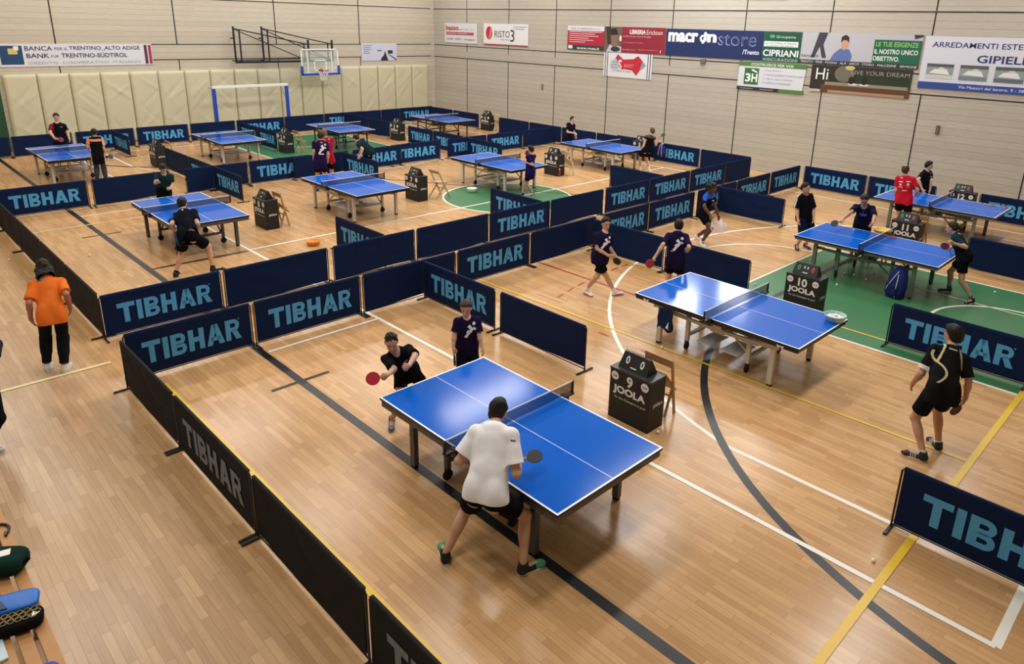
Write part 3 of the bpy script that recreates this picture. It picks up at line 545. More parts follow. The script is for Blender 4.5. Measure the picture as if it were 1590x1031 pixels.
# ---------------------------------------------------------------- scorer boxes, scoreboards, chairs
DESKM = mat('black_board_cloth', '121316', .6); TXW = mat('print_white', 'e6e8ea', .6)
WOODL = mat('beech', 'b48d5c', .5, noise=.15, nscale=6)
DESKS = {9: (-4.71, 6.58), 10: (-4.96, 11.74), 8: (-16.1, 7.06), 7: (-16.15, 11.42), 6: (-16.18, 17.0), 4: (-25.29, 21.98), 3: (-25.27, 17.0), 2: (-25.22, 12.05), 1: (-25.24, 7.62), 5: (-16.08, 21.62), 11: (-5.1, 17.1), 12: (-5.25, 21.74)}
DSZ = (.62, .32, .70)
SCM = mat('score_black', '0e0f11', .5); GRN = mat('digit_green', '3fae62', .5); RED = mat('digit_red', 'd8553c', .5)
NUMW = {1: 'one', 2: 'two'}
for k, (x, y) in DESKS.items():
    big = 1.3 if k in () else 1
    t = thing('scorer_box', 'black scorer box numbered %d with white lettering' % k, 'scorer box', (x, y, 0), 0, 'numbered scorer boxes'); w, d, h = DSZ
    body = MB().box((0, 0, h / 2 - .01), (w, d, h - .02)).obj('body', DESKM, t, bevel=.004); MB().box((0, 0, h - .012), (w + .01, d + .01, .024)).obj('top', mat('box_top', '2a2d31', .35), t)
    yf = -d / 2 - .002
    text(str(k), None, .15, TXW, body, S_FACE(.0, yf, .58), 'number', .035)
    text('JOOLA', .5, .13, TXW, body, S_FACE(0, yf, .42), 'lettering', .045)
    text('for the Champion in you!', .48, None, TXW, body, S_FACE(.02, yf, .315), 'lettering', .0)
    for s in (-1, 1):
        MB().add([(.058 * math.cos(a * PI / 12), .058 * math.sin(a * PI / 12), 0) for a in range(24)], [tuple(range(24))]).obj('round_mark', TXW, body, mtx=S_FACE(s * .23, yf, .6))
        text('Club', .07, None, mat('print_grey', '50545a', .6), body, S_FACE(s * .23, yf - .001, .6), bold=.03)
    text('JOOLA', .2, .06, TXW, body, E_FACE(w / 2 + .002, .02, .34), 'lettering', .04)
    # the flip scoreboard stands loose on the top
    sb = thing('scoreboard', 'black flip scoreboard on scorer box %d showing %s' % (k, 'two white zeros' if k in (9, 6) else 'green and red zeros' if k in (10, 11, 12) else 'its score'), 'scoreboard', (x - .02, y + .01, h), 0, 'flip scoreboards on the scorer boxes')
    bw, bh, bd = .2, .19, .11
    V = [(sx * (bw + (.02 if z == 0 else 0)), yy, z) for sx in (-1, 1) for yy, z in ((-bd, 0), (bd, 0), (-.015, bh), (.015, bh))]
    MB().add(V, [(0, 1, 3, 2), (4, 6, 7, 5), (0, 2, 6, 4), (1, 5, 7, 3), (2, 3, 7, 6), (0, 4, 5, 1)]).obj('housing', SCM, sb)
    sl = math.atan2(bd - .015, bh); ny = Vector((0, math.sin(sl), math.cos(sl)))
    F = lambda xx, zz: frame((xx, -bd + (bd - .015) * zz / bh - .003, zz), (1, 0, 0), ny)
    if k == 9:
        r = MB()
        for q in range(10): r.tube([(-.18 + .04 * q, .0 + .02 * math.cos(a), bh + .01 + .016 * math.sin(a)) for a in np.linspace(0, 6.28, 9)], .003, 4)
        r.obj('ring_binding', BLACK, sb)
    if k in (9, 6, 5, 4, 3, 2, 1):
        for s in (-1, 1): text('0', .055, .1, TXW, sb, F(s * .11, .11), 'digit', .02)
        MB().box((0, 0, 0), (.09, .014, .001)).obj('maker_strip', TXW, sb, mtx=F(0, .04))
    else:
        text('0', .05, .095, GRN, sb, F(-.125, .11), 'digit', .02); text('0', .05, .095, RED, sb, F(.125, .11), 'digit', .02)
        for s in (-1, 1): text('0', .028, .05, TXW, sb, F(s * .03, .125), 'digit', .03)
        MB().box((0, 0, 0), (.09, .016, .001)).obj('maker_strip', TXW, sb, mtx=F(0, .04))
def chair(m, label, loc, rz, k=.5):
    t = thing('folding_chair', label, 'chair', loc, rz, 'wooden folding chairs behind the scorer boxes')
    for s in (-1, 1):
        MB().bar((s * .2, -.2 + .42 * k, 0.01), (s * .2, -.2, .80), .022, .035).obj('back_leg', m, t); MB().bar((s * .17, -.2 - .06 * k, .01), (s * .17, -.2 + .33 * k, .46), .022, .035).obj('front_leg', m, t)
    MB().box((0, -.2 + .2 * k + .02, .45), (.33, .36, .02), M=Matrix.Rotation(-1.35 + 1.35 * k, 3, 'X')).obj('seat', m, t, bevel=.006)
    MB().box((0, -.2, .76), (.42, .018, .11), M=Matrix.Rotation(.49 * k, 3, 'X')).obj('backrest', m, t, bevel=.005)
    MB().bar((-.2, -.2 + .28 * k, .26), (.2, -.2 + .28 * k, .26), .018).obj('stretcher', m, t)
CHW = mat('whitewashed_wood', 'cfc4a6', .6, noise=.1)
for k, dx, dy, m, l in ((9, .06, .54, WOODL, 'beech folding chair behind scorer box 9'), (8, .05, .46, WOODL, 'beech folding chair behind scorer box 8'), (7, .2, .66, mat('pale_ash', 'b59d7a', .5), 'pale folding chair standing open behind scorer box 7'), (6, .3, .42, CHW, 'folding chair behind scorer box 6 and the red bottle'), (2, .3, .45, WOODL, 'beech folding chair behind scorer box 2 on the far green lane'), (4, .62, .2, CHW, 'whitewashed folding chair right of scorer box 4'), (3, .45, .4, CHW, 'whitewashed folding chair behind scorer box 3'), (1, .1, .5, WOODL, 'beech folding chair behind scorer box 1'), (11, .1, .5, WOODL, 'beech folding chair behind scorer box 11')):
    x, y = DESKS[k]; chair(m, l, (x + dx, y + dy, 0), 0, {7: .95, 2: .8, 9: .35, 8: .4}.get(k, .5))
# ---------------------------------------------------------------- balls, bowls, bats, bags
BALLM = mat('ball_white', 'f6f3ea', .45)
bp = MB().sphere((0, 0, 0), .0205, 8).obj('table_tennis_ball', BALLM, smooth=True); first = [True]
def ball(x, y, label, z=0):
    o = bp if first[0] else bp.copy()
    if not first[0]: COL.objects.link(o)
    first[0] = False; o.location = (x, y, z + .0205); tag(o, label, 'ball', 'loose white balls')
for x, y, l in ((-4.32, 6.54, 'ball on the floor at the right foot of scorer box 9'), (-1.6, 6.22, 'ball alone on the floor near the yellow line, lower right'), (-1.66, 6.92, 'ball at the foot of the lower right barrier panel'), (-5.73, 8.58, 'ball under the left leg of the pale legged table 10'), (-2.86, 15.53, 'ball on the green floor right of the teal shirted girl'), (-4.91, 14.88, 'brightest ball on green floor under the middle of table 11'), (-5.32, 14.39, 'leftmost ball on the green floor under table 11'), (-5.14, 14.43, 'ball next to the leftmost one under table 11'), (-4.86, 14.33, 'nearest ball on the green floor under table 11'), (-6.21, 12.32, 'ball on the green floor at the divider end by table 10'), (-9.75, 20.38, 'ball at the fence corner left of the boy in long shorts'), (-8.36, 18.17, 'ball on the floor left of the boy in long shorts'), (-8.97, 15.11, 'ball on the floor under the plastic bag'), (-20.3, 7.45, 'ball at the far divider behind table 8'), (-16.25, 3.35, 'ball on the floor inside the dark fence left of table 8'), (-16.93, 2.1, 'ball at the outer foot of the dark fence'), (-27.07, 7.66, 'ball on the floor left of scorer box 1'), (-29.3, 9.21, 'leftmost ball behind scorer box 1 by the wall fence'), (-29.25, 9.33, 'second ball behind scorer box 1 by the wall fence'), (-29.2, 9.5, 'third ball behind scorer box 1 by the wall fence'), (-29.3, 10.16, 'ball at the wall fence left of table 2'), (-29.2, 10.46, 'ball at the wall fence just beside table 2'), (-28.94, 10.57, 'ball under the far end of table 2'), (-25.45, 7.46, 'ball at the front foot of scorer box 1'), (-28.2, 7.09, 'ball by the far divider right of the boy in orange and black'), (-28.73, 7.25, 'left ball of a close pair at the far divider'), (-28.62, 7.28, 'right ball of a close pair at the far divider'), (-28.5, 6.9, 'ball just left of the pair at the far divider'), (-25.3, 6.14, 'ball on the floor right of the legs of the boy in orange'), (-29.25, 14.89, 'right ball on the floor behind scorer box 2'), (-29.25, 14.31, 'left ball on the floor behind scorer box 2'), (-20.4, 14.76, 'middle ball under the third fence behind table 6'), (-20.4, 15.48, 'right ball under the third fence behind table 6'), (-20.35, 14.04, 'left ball under the third fence behind table 6'), (-24.57, 20.92, 'ball on the floor before scorer box 4'), (-16.08, 16.86, 'ball at the front of scorer box 6'), (-20.4, 8.67, 'ball at the fence corner behind scorer box 8')):
    ball(x, y, 'white ' + l)
ball(-5.516, 15.03, 'white ball on the far edge of table 11', .76); ball(-9.92, 11.93 - .14, 'white ball lying on the top rail of the front fence', .712)
ball(-5.12, 13.55 + .0, 'white ball on the green floor before the backpack')
def bowl(name, label, x, y, z, r, h, m, inner=None):
    o = MB().lathe([(0, 0.0), (r * .72, 0), (r * .8, .01), (r * .97, h * .8), (r * 1.04, h), (r * .98, h), (r * .9, h * .75), (r * .7, .02), (0, .02)], n=28).obj(name, m, smooth=True)
    o.location = (x, y, z); return tag(o, label, 'bowl')
bowl('ball_bowl', 'grey-blue plastic bowl of balls on the corner of table 10', -3.68, 9.87, .7605, .15, .1, mat('bowl_greyblue', '9fc0c4', .35))
for i in range(44):
    a = i * 2.4; rr = .016 * math.sqrt(i) * 1.05; o = bp.copy(); COL.objects.link(o)
    o.location = (-3.68 + rr * math.cos(a), 9.87 + rr * math.sin(a), .7605 + .052 + (.03 if i % 3 == 0 else 0) * (1 - rr / .12)); tag(o, 'white ball heaped in the grey-blue bowl on table 10', 'ball', 'balls in the bowl on table 10')
bowl('ball_basin', 'white plastic basin on the green circle by table 6', -15.877, 13.2, .003, .15, .12, mat('basin_white', 'eceae2', .4))
bowl('ball_basin', 'orange plastic bowl on the floor behind the front fences', -14.077, 7.17, .003, .16, .1, mat('bowl_orange', 'e8982c', .4))
st = thing('stool', 'small wooden stool holding the yellow basin behind table 11', 'stool', (-5.13, 15.62, 0))
MB().box((0, 0, .655), (.3, .3, .03)).obj('seat', WOODL, st, bevel=.006)
for sx in (-1, 1):
    for sy in (-1, 1): MB().bar((sx * .13, sy * .13, .005), (sx * .11, sy * .11, .64), .03).obj('leg', WOODL, st)
bowl('ball_basin', 'yellow plastic basin behind table 11 beside the bowed player', -5.13, 15.62, .671, .19, .1, mat('bowl_yellow', 'f0c85a', .4))
def bat(label, c, u, n, col, hold=None):
    """c blade centre, u handle direction reversed (from handle to blade), n blade normal"""
    u = Vector(u).normalized(); n = Vector(n); n = (n - u * n.dot(u)).normalized(); x = u.cross(n)
    M = Matrix(((x.x, u.x, n.x, c[0]), (x.y, u.y, n.y, c[1]), (x.z, u.z, n.z, c[2]), (0, 0, 0, 1)))
    t = thing('table_tennis_bat', label, 'bat', group='bats'); t.matrix_world = M
    P = [(.075 * math.cos(a * PI / 16), .078 * math.sin(a * PI / 16)) for a in range(32)]
    MB().poly(P, -.003, .003).obj('blade', WOODL, t)
    for s, cc in ((1, col), (-1, '16171a' if col != '16171a' else '8e2530')): MB().poly([(a * .98, b * .98 + .003) for a, b in P], min(s * .003, s * .007), max(s * .003, s * .007)).obj('rubber', plastic(cc, .6), t)
    MB().box((0, -.125, 0), (.028, .1, .022)).obj('handle', WOODL, t, bevel=.006)
bat('red bat lying on the far edge of table 11 by the net', (-4.78, 15.18, .766), (1, .2, 0), (0, 0, 1), 'b02a38')
bat('left of two red bats lying on table 12', (-4.2, 20.15, .766), (1, .1, 0), (0, 0, 1), 'b04468'); bat('right of two red bats lying on table 12', (-3.93, 20.2, .766), (-.2, 1, 0), (0, 0, 1), 'a83e60')
o = MB(); pts = []
tw = thing('towel', 'dark blue towel hung over the side beam of table 10', 'towel', (-5.72, 8.63, 0))
V = []; F = []
for j in range(11):
    for i in range(9):
        x = -.12 + .03 * i; z = .66 - .034 * j; V.append((x * (1 + .02 * j) + .01 * math.sin(j), -.035 - .012 * math.sin(i * 1.9 + j * .3), z + .03 * math.sin(i * .8) * (j == 10)))
for j in range(10):
    for i in range(8): F.append((j * 9 + i, j * 9 + i + 1, j * 9 + i + 10, j * 9 + i + 9))
o = MB().add(V, F).obj('cloth_fold', fabric('1d2c4e'), tw, True); sm = o.modifiers.new('thick', 'SOLIDIFY'); sm.thickness = .012
MB().add([(.02, -.052, .36), (.09, -.056, .34), (.07, -.054, .47)], [(0, 1, 2)]).obj('white_corner', WHITE, tw)
bk = thing('backpack', 'dark blue backpack with white piping leaning under table 11', 'backpack', (-4.12, 13.78, 0), -.35)
B = MB(); V = []; F = []; nr = 16
for j, (z, rx, ry) in enumerate(((0.0, .14, .09), (.02, .17, .12), (.2, .175, .13), (.4, .16, .115), (.52, .12, .085), (.57, .06, .05), (.575, .001, .001))):
    for k in range(nr):
        a = 2 * PI * k / nr; c_, s_ = math.cos(a), math.sin(a); V.append((rx * abs(c_) ** .6 * (1 if c_ > 0 else -1), ry * abs(s_) ** .6 * (1 if s_ > 0 else -1) + .1 * z, z))
for j in range(6):
    for k in range(nr): F.append((j * nr + k, j * nr + (k + 1) % nr, (j + 1) * nr + (k + 1) % nr, (j + 1) * nr + k))
B.add(V, F + [tuple(range(nr))[::-1]]).obj('body', fabric('26306e'), bk, True)
MB().box((0, -.12, .17), (.24, .05, .22)).obj('front_pocket', fabric('222a5e'), bk, bevel=.02)
MB().tube([(-.11, -.12, .04), (-.08, -.15, .2), (.02, -.115, .42), (.05, -.05, .53)], .006, 5).tube([(.1, -.12, .04), (.11, -.14, .25), (.08, -.08, .48)], .006, 5).obj('piping', WHITE, bk)
MB().tube([(-.03, .05, .55), (-.03, .05, .62), (.03, .05, .62), (.03, .05, .55)], .008, 6).obj('grab_handle', fabric('1a2048'), bk)
bt = thing('water_bottle', 'dark red bottle on the floor beside scorer box 6', 'bottle', (-15.84, 16.9, 0))
MB().lathe([(0, 0), (.04, 0), (.043, .01), (.043, .17), (.03, .21), (.018, .225), (.018, .235), (0, .235)]).obj('body', mat('bottle_red', '8e2436', .25), bt, True); MB().lathe([(.02, .225), (.02, .262), (0, .262)]).obj('cap', plastic('d8a8b0'), bt, True)
hb = thing('drawstring_bag', 'purple-blue drawstring bag hung on the banner wall fence behind table 5', 'bag', (-15.2, 21.7, 0))
B = MB(); V = []; F = []
for j, (z, r) in enumerate(((.26, .02), (.28, .14), (.4, .18), (.52, .17), (.62, .13), (.66, .06), (.67, .001))):
    for k in range(14): V.append((r * math.cos(2 * PI * k / 14) * 1.0, -.055 + r * .35 * math.sin(2 * PI * k / 14), z))
for j in range(6):
    for k in range(14): F.append((j * 14 + k, j * 14 + (k + 1) % 14, (j + 1) * 14 + (k + 1) % 14, (j + 1) * 14 + k))
B.add(V, F).obj('pouch', fabric('2b2a6c'), hb, True); MB().tube([(-.1, -.13, .3), (-.05, -.12, .66), (-.02, .0, .73), (-.01, .05, .72)], .006, 5).tube([(.06, -.13, .3), (.03, -.12, .66), (.02, .0, .73), (.01, .05, .72)], .006, 5).obj('cord', WHITE, hb)
# bench with bags, lower left
be = thing('bench', 'slatted wooden bench at the lower left edge', 'bench', (-5.9, .27, 0))
for i, y in enumerate((-.32, -.205, -.09, .025, .14)): MB().box((0, y, .44), (3.2, .088, .03)).obj('slat', mat('bench_wood', 'b98550', .45, noise=.18, nscale=5), be, bevel=.006)
for x in (-1.3, 0, 1.3): MB().box((x, -.06, .41), (.06, .5, .03)).box((x, .14, .2), (.05, .05, .4)).box((x, -.26, .2), (.05, .05, .4)).obj('trestle', DARKST, be)
def softbag(name, label, cat, loc, rz, size, m, parts):
    t = thing(name, label, cat, loc, rz); V = []; F = []; sx, sy, sz = size; n = 10; mth = MB().sphere((0, 0, 0), 1, 10)
    V = [(sx * (abs(x) ** .55) * (1 if x > 0 else -1), sy * (abs(y) ** .55) * (1 if y > 0 else -1), sz + sz * (abs(z) ** .6) * (1 if z > 0 else -1)) for x, y, z in mth.v]
    MB().add(V, mth.f).obj('body', m, t, True); parts(t, sx, sy, sz); return t
def p1(t, sx, sy, sz):
    MB().box((0, 0, 2 * sz - .012), (sx * 1.0, .03, .012)).obj('zip_flap', plastic('1353a8'), t, bevel=.004); MB().poly([(-sx * .9, -sy * .8), (-sx * .1, -sy * .8), (-sx * .4, sy * .1), (-sx * .9, -sy * .1)], 2 * sz - .01, 2 * sz + .004).obj('dark_panel', plastic('10305e'), t)
softbag('bat_case', 'bright blue hard bat case on the bench', 'bag', (-5.78, .3, .456), 1.25, (.17, .11, .035), plastic('1668c4', .4), p1)
def p2(t, sx, sy, sz):
    g = MB()
    for i in range(-3, 4):
        for j in range(-2, 3):
            cx, cy_ = i * .045 + (j % 2) * .022, j * .038
            if abs(cx) < sx * .85 and abs(cy_) < sy * .75: g.tube([(cx + .021 * math.cos(a * PI / 3), cy_ + .021 * math.sin(a * PI / 3), 2 * sz + .001) for a in range(7)], .0022, 4)
    g.obj('honeycomb_print', plastic('c8b070'), t); MB().add([(sx * .62, -sy * .5, 2 * sz + .002), (sx * .9, -sy * .2, 2 * sz - .003), (sx * .62, sy * .02, 2 * sz + .002)], [(0, 1, 2)]).obj('white_mark', WHITE, t)
softbag('pouch', 'black pouch with a golden honeycomb pattern on the bench', 'bag', (-5.53, .28, .456), 1.3, (.17, .1, .05), fabric('141414'), p2)
def p3(t, sx, sy, sz):
    MB().box((0, .0, 2 * sz - .004), (.12, .08, .01), rz=.4).obj('white_logo', WHITE, t, bevel=.004); MB().tube([(sx * .8, -.05, sz), (sx * 1.15, 0, sz * 1.2), (sx * .8, .06, sz)], .012, 6).obj('strap', fabric('101010'), t)
softbag('sports_bag', 'dark green and black sports bag at the back of the bench', 'bag', (-6.28, .33, .456), .9, (.17, .13, .08), fabric('16302a'), p3)
t = MB(); 
ring = thing('headband', 'grey looped strap lying at the far end of the bench', 'strap', (-6.85, .38, .456))
MB().tube([(.1 * math.cos(a), .075 * math.sin(a), .012) for a in np.linspace(.4, 5.9, 16)], .011, 6).obj('loop', fabric('4a4650'), ring, True); MB().box((.09, .035, .014), (.05, .018, .02)).obj('buckle', BLACK, ring)
tag(MB().box((-5.42, .1, .466), (.34, .16, .02)).obj('folder', plastic('c4dce4', .4), bevel=.004), 'pale blue folder on the bench at the lower left', 'folder')
softbag('shoe_bag', 'royal blue bag end on the bench at the bottom edge', 'bag', (-4.86, .33, .456), .2, (.13, .1, .03), plastic('2040b0', .5), lambda t, a, b, c: MB().box((0, 0, 2 * c - .004), (.16, .014, .008)).obj('zip', BLACK, t))
PEOPLE={
'P1':(1.80,112,[(-4.020,3.501,0.828),(-4.201,3.747,1.318),(-4.307,3.886,1.362),(-4.350,3.638,1.244),(-4.359,3.458,0.997),(-4.458,3.698,0.935),(-4.510,3.812,0.944),(-4.363,3.550,0.432),(-4.348,3.286,0.090),(-4.523,3.378,0.027),(-4.012,3.802,1.286),(-3.850,3.694,1.012),(-4.021,3.888,0.948),(-4.091,3.988,0.915),(-3.889,3.853,0.475),(-3.755,3.710,0.090),(-3.707,3.902,0.027)]),
'P2':(1.52,-22,[(-6.630,4.483,0.654),(-6.545,4.265,1.045),(-6.532,4.205,1.184),(-6.479,4.419,1.055),(-6.237,4.331,1.077),(-6.106,4.149,1.056),(-6.056,4.064,1.095),(-6.615,4.769,0.308),(-6.783,4.994,0.076),(-6.633,4.920,0.023),(-6.632,4.162,0.944),(-6.376,4.128,0.920),(-6.241,3.953,0.959),(-6.191,3.862,0.986),(-6.457,4.228,0.358),(-6.686,4.265,0.076),(-6.552,4.166,0.023)]),
'P3':(1.36,-35,[(-6.687,5.469,0.707),(-6.687,5.468,1.099),(-6.679,5.448,1.233),(-6.605,5.585,1.051),(-6.532,5.545,0.871),(-6.462,5.529,0.735),(-6.432,5.525,0.683),(-6.531,5.463,0.367),(-6.631,5.549,0.068),(-6.508,5.463,0.020),(-6.769,5.351,1.051),(-6.724,5.286,0.884),(-6.683,5.236,0.749),(-6.658,5.221,0.690),(-6.628,5.324,0.367),(-6.743,5.388,0.068),(-6.620,5.303,0.020)]),
'P4':(1.67,172,[(-10.872,1.682,0.868),(-11.111,1.744,1.304),(-11.232,1.751,1.419),(-11.112,1.565,1.262),(-10.932,1.470,1.064),(-10.992,1.464,0.824),(-11.022,1.489,0.714),(-11.101,1.600,0.479),(-11.062,1.547,0.084),(-11.237,1.603,0.025),(-11.054,1.910,1.245),(-10.797,1.878,1.127),(-10.893,1.911,0.902),(-10.935,1.912,0.793),(-11.017,1.782,0.448),(-10.868,1.711,0.084),(-11.028,1.800,0.025)]),
'P5':(1.74,128,[(-1.851,8.512,0.870),(-1.931,8.844,1.265),(-1.960,8.958,1.393),(-2.079,8.721,1.258),(-2.110,8.583,0.961),(-2.209,8.708,0.758),(-2.245,8.761,0.655),(-2.063,8.505,0.426),(-1.866,8.362,0.087),(-2.056,8.338,0.026),(-1.764,8.890,1.180),(-1.672,8.809,0.952),(-1.679,8.880,0.704),(-1.701,8.935,0.598),(-1.918,8.791,0.489),(-1.815,8.740,0.087),(-1.948,8.877,0.026)]),
'P6':(1.55,-28,[(-7.878,9.575,0.775),(-7.870,9.647,1.203),(-7.885,9.688,1.356),(-7.794,9.779,1.125),(-7.804,9.699,0.940),(-7.678,9.742,0.802),(-7.637,9.752,0.749),(-7.889,9.512,0.384),(-8.092,9.455,0.078),(-7.923,9.437,0.023),(-7.947,9.497,1.175),(-7.875,9.460,0.935),(-7.686,9.567,0.825),(-7.627,9.607,0.807),(-7.796,9.654,0.404),(-7.682,9.799,0.078),(-7.628,9.961,0.023)]),
'P7':(1.55,122,[(-6.758,10.310,0.822),(-6.786,10.340,1.316),(-6.845,10.450,1.407),(-6.921,10.250,1.259),(-6.863,10.029,1.127),(-6.913,9.923,0.942),(-6.931,9.888,0.885),(-6.909,10.369,0.426),(-6.853,10.251,0.078),(-6.943,10.396,0.023),(-6.645,10.423,1.264),(-6.478,10.270,1.129),(-6.601,10.414,0.999),(-6.686,10.481,0.989),(-6.745,10.471,0.426),(-6.664,10.369,0.078),(-6.754,10.514,0.023)]),
'P8':(1.66,5,[(-8.519,13.980,0.730),(-8.405,13.964,1.215),(-8.316,13.921,1.348),(-8.431,14.140,1.167),(-8.304,14.071,0.925),(-8.194,14.071,0.705),(-8.117,14.013,0.640),(-8.439,14.147,0.300),(-8.771,14.189,0.083),(-8.590,14.164,0.025),(-8.405,13.792,1.150),(-8.292,13.605,0.971),(-8.117,13.609,0.798),(-8.039,13.550,0.736),(-8.201,13.832,0.428),(-8.399,13.813,0.083),(-8.232,13.739,0.025)]),
'P9':(1.66,-22,[(-6.731,15.298,0.830),(-6.784,15.275,1.296),(-6.756,15.203,1.443),(-6.714,15.439,1.254),(-6.603,15.413,0.954),(-6.505,15.279,0.774),(-6.464,15.192,0.708),(-6.557,15.399,0.407),(-6.726,15.557,0.083),(-6.573,15.458,0.025),(-6.841,15.117,1.223),(-6.828,15.058,0.967),(-6.721,14.961,0.768),(-6.665,14.900,0.687),(-6.636,15.154,0.407),(-6.816,15.301,0.083),(-6.718,15.147,0.025)]),
'P10':(1.70,-72,[(-5.547,15.563,0.884),(-5.469,15.261,1.287),(-5.456,15.169,1.429),(-5.307,15.348,1.246),(-5.176,15.124,1.118),(-5.113,14.895,1.033),(-5.103,14.781,1.001),(-5.396,15.440,0.458),(-5.431,15.601,0.085),(-5.373,15.423,0.025),(-5.649,15.245,1.235),(-5.601,14.968,1.169),(-5.672,14.767,1.035),(-5.686,14.656,0.995),(-5.597,15.375,0.458),(-5.664,15.526,0.085),(-5.606,15.348,0.025)]),
'P11':(1.62,188,[(-3.299,14.612,0.823),(-3.525,14.652,1.215),(-3.609,14.654,1.309),(-3.487,14.479,1.189),(-3.254,14.399,1.066),(-3.425,14.244,1.130),(-3.478,14.149,1.161),(-3.227,14.485,0.393),(-3.006,14.559,0.081),(-3.052,14.387,0.024),(-3.508,14.815,1.143),(-3.525,14.993,0.933),(-3.676,15.128,0.804),(-3.698,15.111,0.763),(-3.505,14.758,0.441),(-3.502,14.904,0.081),(-3.627,14.778,0.024)]),
'P12':(1.74,95,[(-5.684,18.399,0.905),(-5.739,18.382,1.473),(-5.791,18.418,1.611),(-5.915,18.368,1.395),(-5.885,18.319,1.098),(-5.944,18.517,0.945),(-5.934,18.634,0.913),(-5.807,18.556,0.469),(-5.809,18.388,0.087),(-5.826,18.578,0.026),(-5.552,18.399,1.431),(-5.420,18.391,1.186),(-5.494,18.572,1.019),(-5.550,18.672,0.978),(-5.591,18.575,0.469),(-5.559,18.410,0.087),(-5.576,18.600,0.026)]),
'P13':(1.62,-20,[(-5.948,20.751,0.842),(-5.996,20.737,1.272),(-5.955,20.749,1.425),(-5.933,20.898,1.227),(-5.825,20.741,1.028),(-5.802,20.702,0.792),(-5.798,20.687,0.706),(-5.767,20.792,0.437),(-5.908,20.860,0.081),(-5.741,20.799,0.024),(-6.047,20.579,1.204),(-6.024,20.332,1.083),(-5.885,20.327,0.847),(-5.842,20.328,0.785),(-5.836,20.602,0.437),(-5.988,20.641,0.081),(-5.820,20.580,0.024)]),
'P14':(1.58,-5,[(-17.750,19.350,0.840),(-17.731,19.457,1.350),(-17.710,19.496,1.467),(-17.720,19.607,1.262),(-17.821,19.714,1.037),(-17.765,19.733,0.876),(-17.738,19.743,0.807),(-17.613,19.437,0.435),(-17.740,19.464,0.079),(-17.567,19.448,0.024),(-17.747,19.284,1.330),(-17.719,19.253,1.040),(-17.522,19.424,1.003),(-17.426,19.497,0.938),(-17.631,19.241,0.435),(-17.760,19.237,0.079),(-17.587,19.222,0.024)]),
'P15':(1.70,160,[(-14.406,19.632,0.816),(-14.317,19.697,1.289),(-14.301,19.732,1.428),(-14.383,19.523,1.265),(-14.405,19.445,0.944),(-14.558,19.559,0.781),(-14.654,19.617,0.740),(-14.706,19.700,0.491),(-14.678,19.731,0.085),(-14.838,19.827,0.025),(-14.272,19.856,1.198),(-14.198,19.866,0.974),(-14.160,19.931,1.191),(-14.127,19.968,1.267),(-14.579,19.893,0.454),(-14.404,19.903,0.085),(-14.559,20.008,0.025)]),
'P16':(1.42,182,[(-14.411,14.132,0.710),(-14.394,14.149,1.221),(-14.420,14.157,1.364),(-14.391,13.998,1.177),(-14.242,14.086,0.946),(-14.394,13.950,1.022),(-14.458,13.897,1.074),(-14.510,14.116,0.346),(-14.427,14.299,0.071),(-14.335,14.172,0.021),(-14.401,14.296,1.167),(-14.470,14.167,0.949),(-14.527,14.141,1.074),(-14.535,14.147,1.128),(-14.606,14.087,0.408),(-14.592,14.036,0.071),(-14.685,13.910,0.021)]),
'P17':(1.76,148,[(-18.589,9.852,0.860),(-18.568,9.893,1.474),(-18.575,9.921,1.607),(-18.668,9.732,1.426),(-18.632,9.711,1.182),(-18.720,9.729,0.938),(-18.790,9.759,0.841),(-18.837,9.878,0.446),(-18.656,9.745,0.088),(-18.820,9.847,0.026),(-18.472,10.045,1.399),(-18.420,10.027,1.087),(-18.524,10.038,0.849),(-18.590,10.046,0.745),(-18.720,10.064,0.446),(-18.522,9.960,0.088),(-18.686,10.062,0.026)]),
'P18':(1.74,160,[(-18.855,10.254,0.860),(-18.871,10.225,1.479),(-18.901,10.211,1.615),(-18.932,10.056,1.409),(-18.873,10.094,1.203),(-18.993,10.123,0.977),(-19.050,10.146,0.872),(-19.092,10.225,0.446),(-18.898,10.136,0.087),(-19.078,10.202,0.026),(-18.807,10.399,1.428),(-18.798,10.313,1.135),(-18.947,10.383,0.937),(-19.031,10.382,0.849),(-19.018,10.428,0.446),(-18.812,10.371,0.087),(-18.992,10.437,0.026)]),
'P19':(1.66,195,[(-19.375,11.949,0.830),(-19.568,11.733,1.177),(-19.620,11.666,1.247),(-19.468,11.612,1.082),(-19.202,11.622,0.987),(-19.208,11.547,0.795),(-19.220,11.506,0.738),(-19.536,11.799,0.430),(-19.344,11.834,0.083),(-19.521,11.787,0.025),(-19.620,11.909,1.183),(-19.609,11.846,0.930),(-19.627,11.755,0.754),(-19.640,11.714,0.696),(-19.590,11.999,0.430),(-19.406,12.065,0.083),(-19.583,12.018,0.025)]),
'P20':(1.78,-15,[(-26.900,5.290,0.926),(-26.898,5.301,1.385),(-26.919,5.307,1.575),(-26.850,5.480,1.319),(-26.810,5.518,1.082),(-26.618,5.500,0.901),(-26.515,5.484,0.834),(-26.706,5.353,0.480),(-26.867,5.414,0.089),(-26.678,5.363,0.027),(-26.947,5.119,1.327),(-26.732,5.034,1.132),(-26.531,5.087,0.970),(-26.412,5.109,0.943),(-26.763,5.139,0.480),(-26.933,5.166,0.089),(-26.744,5.116,0.027)]),
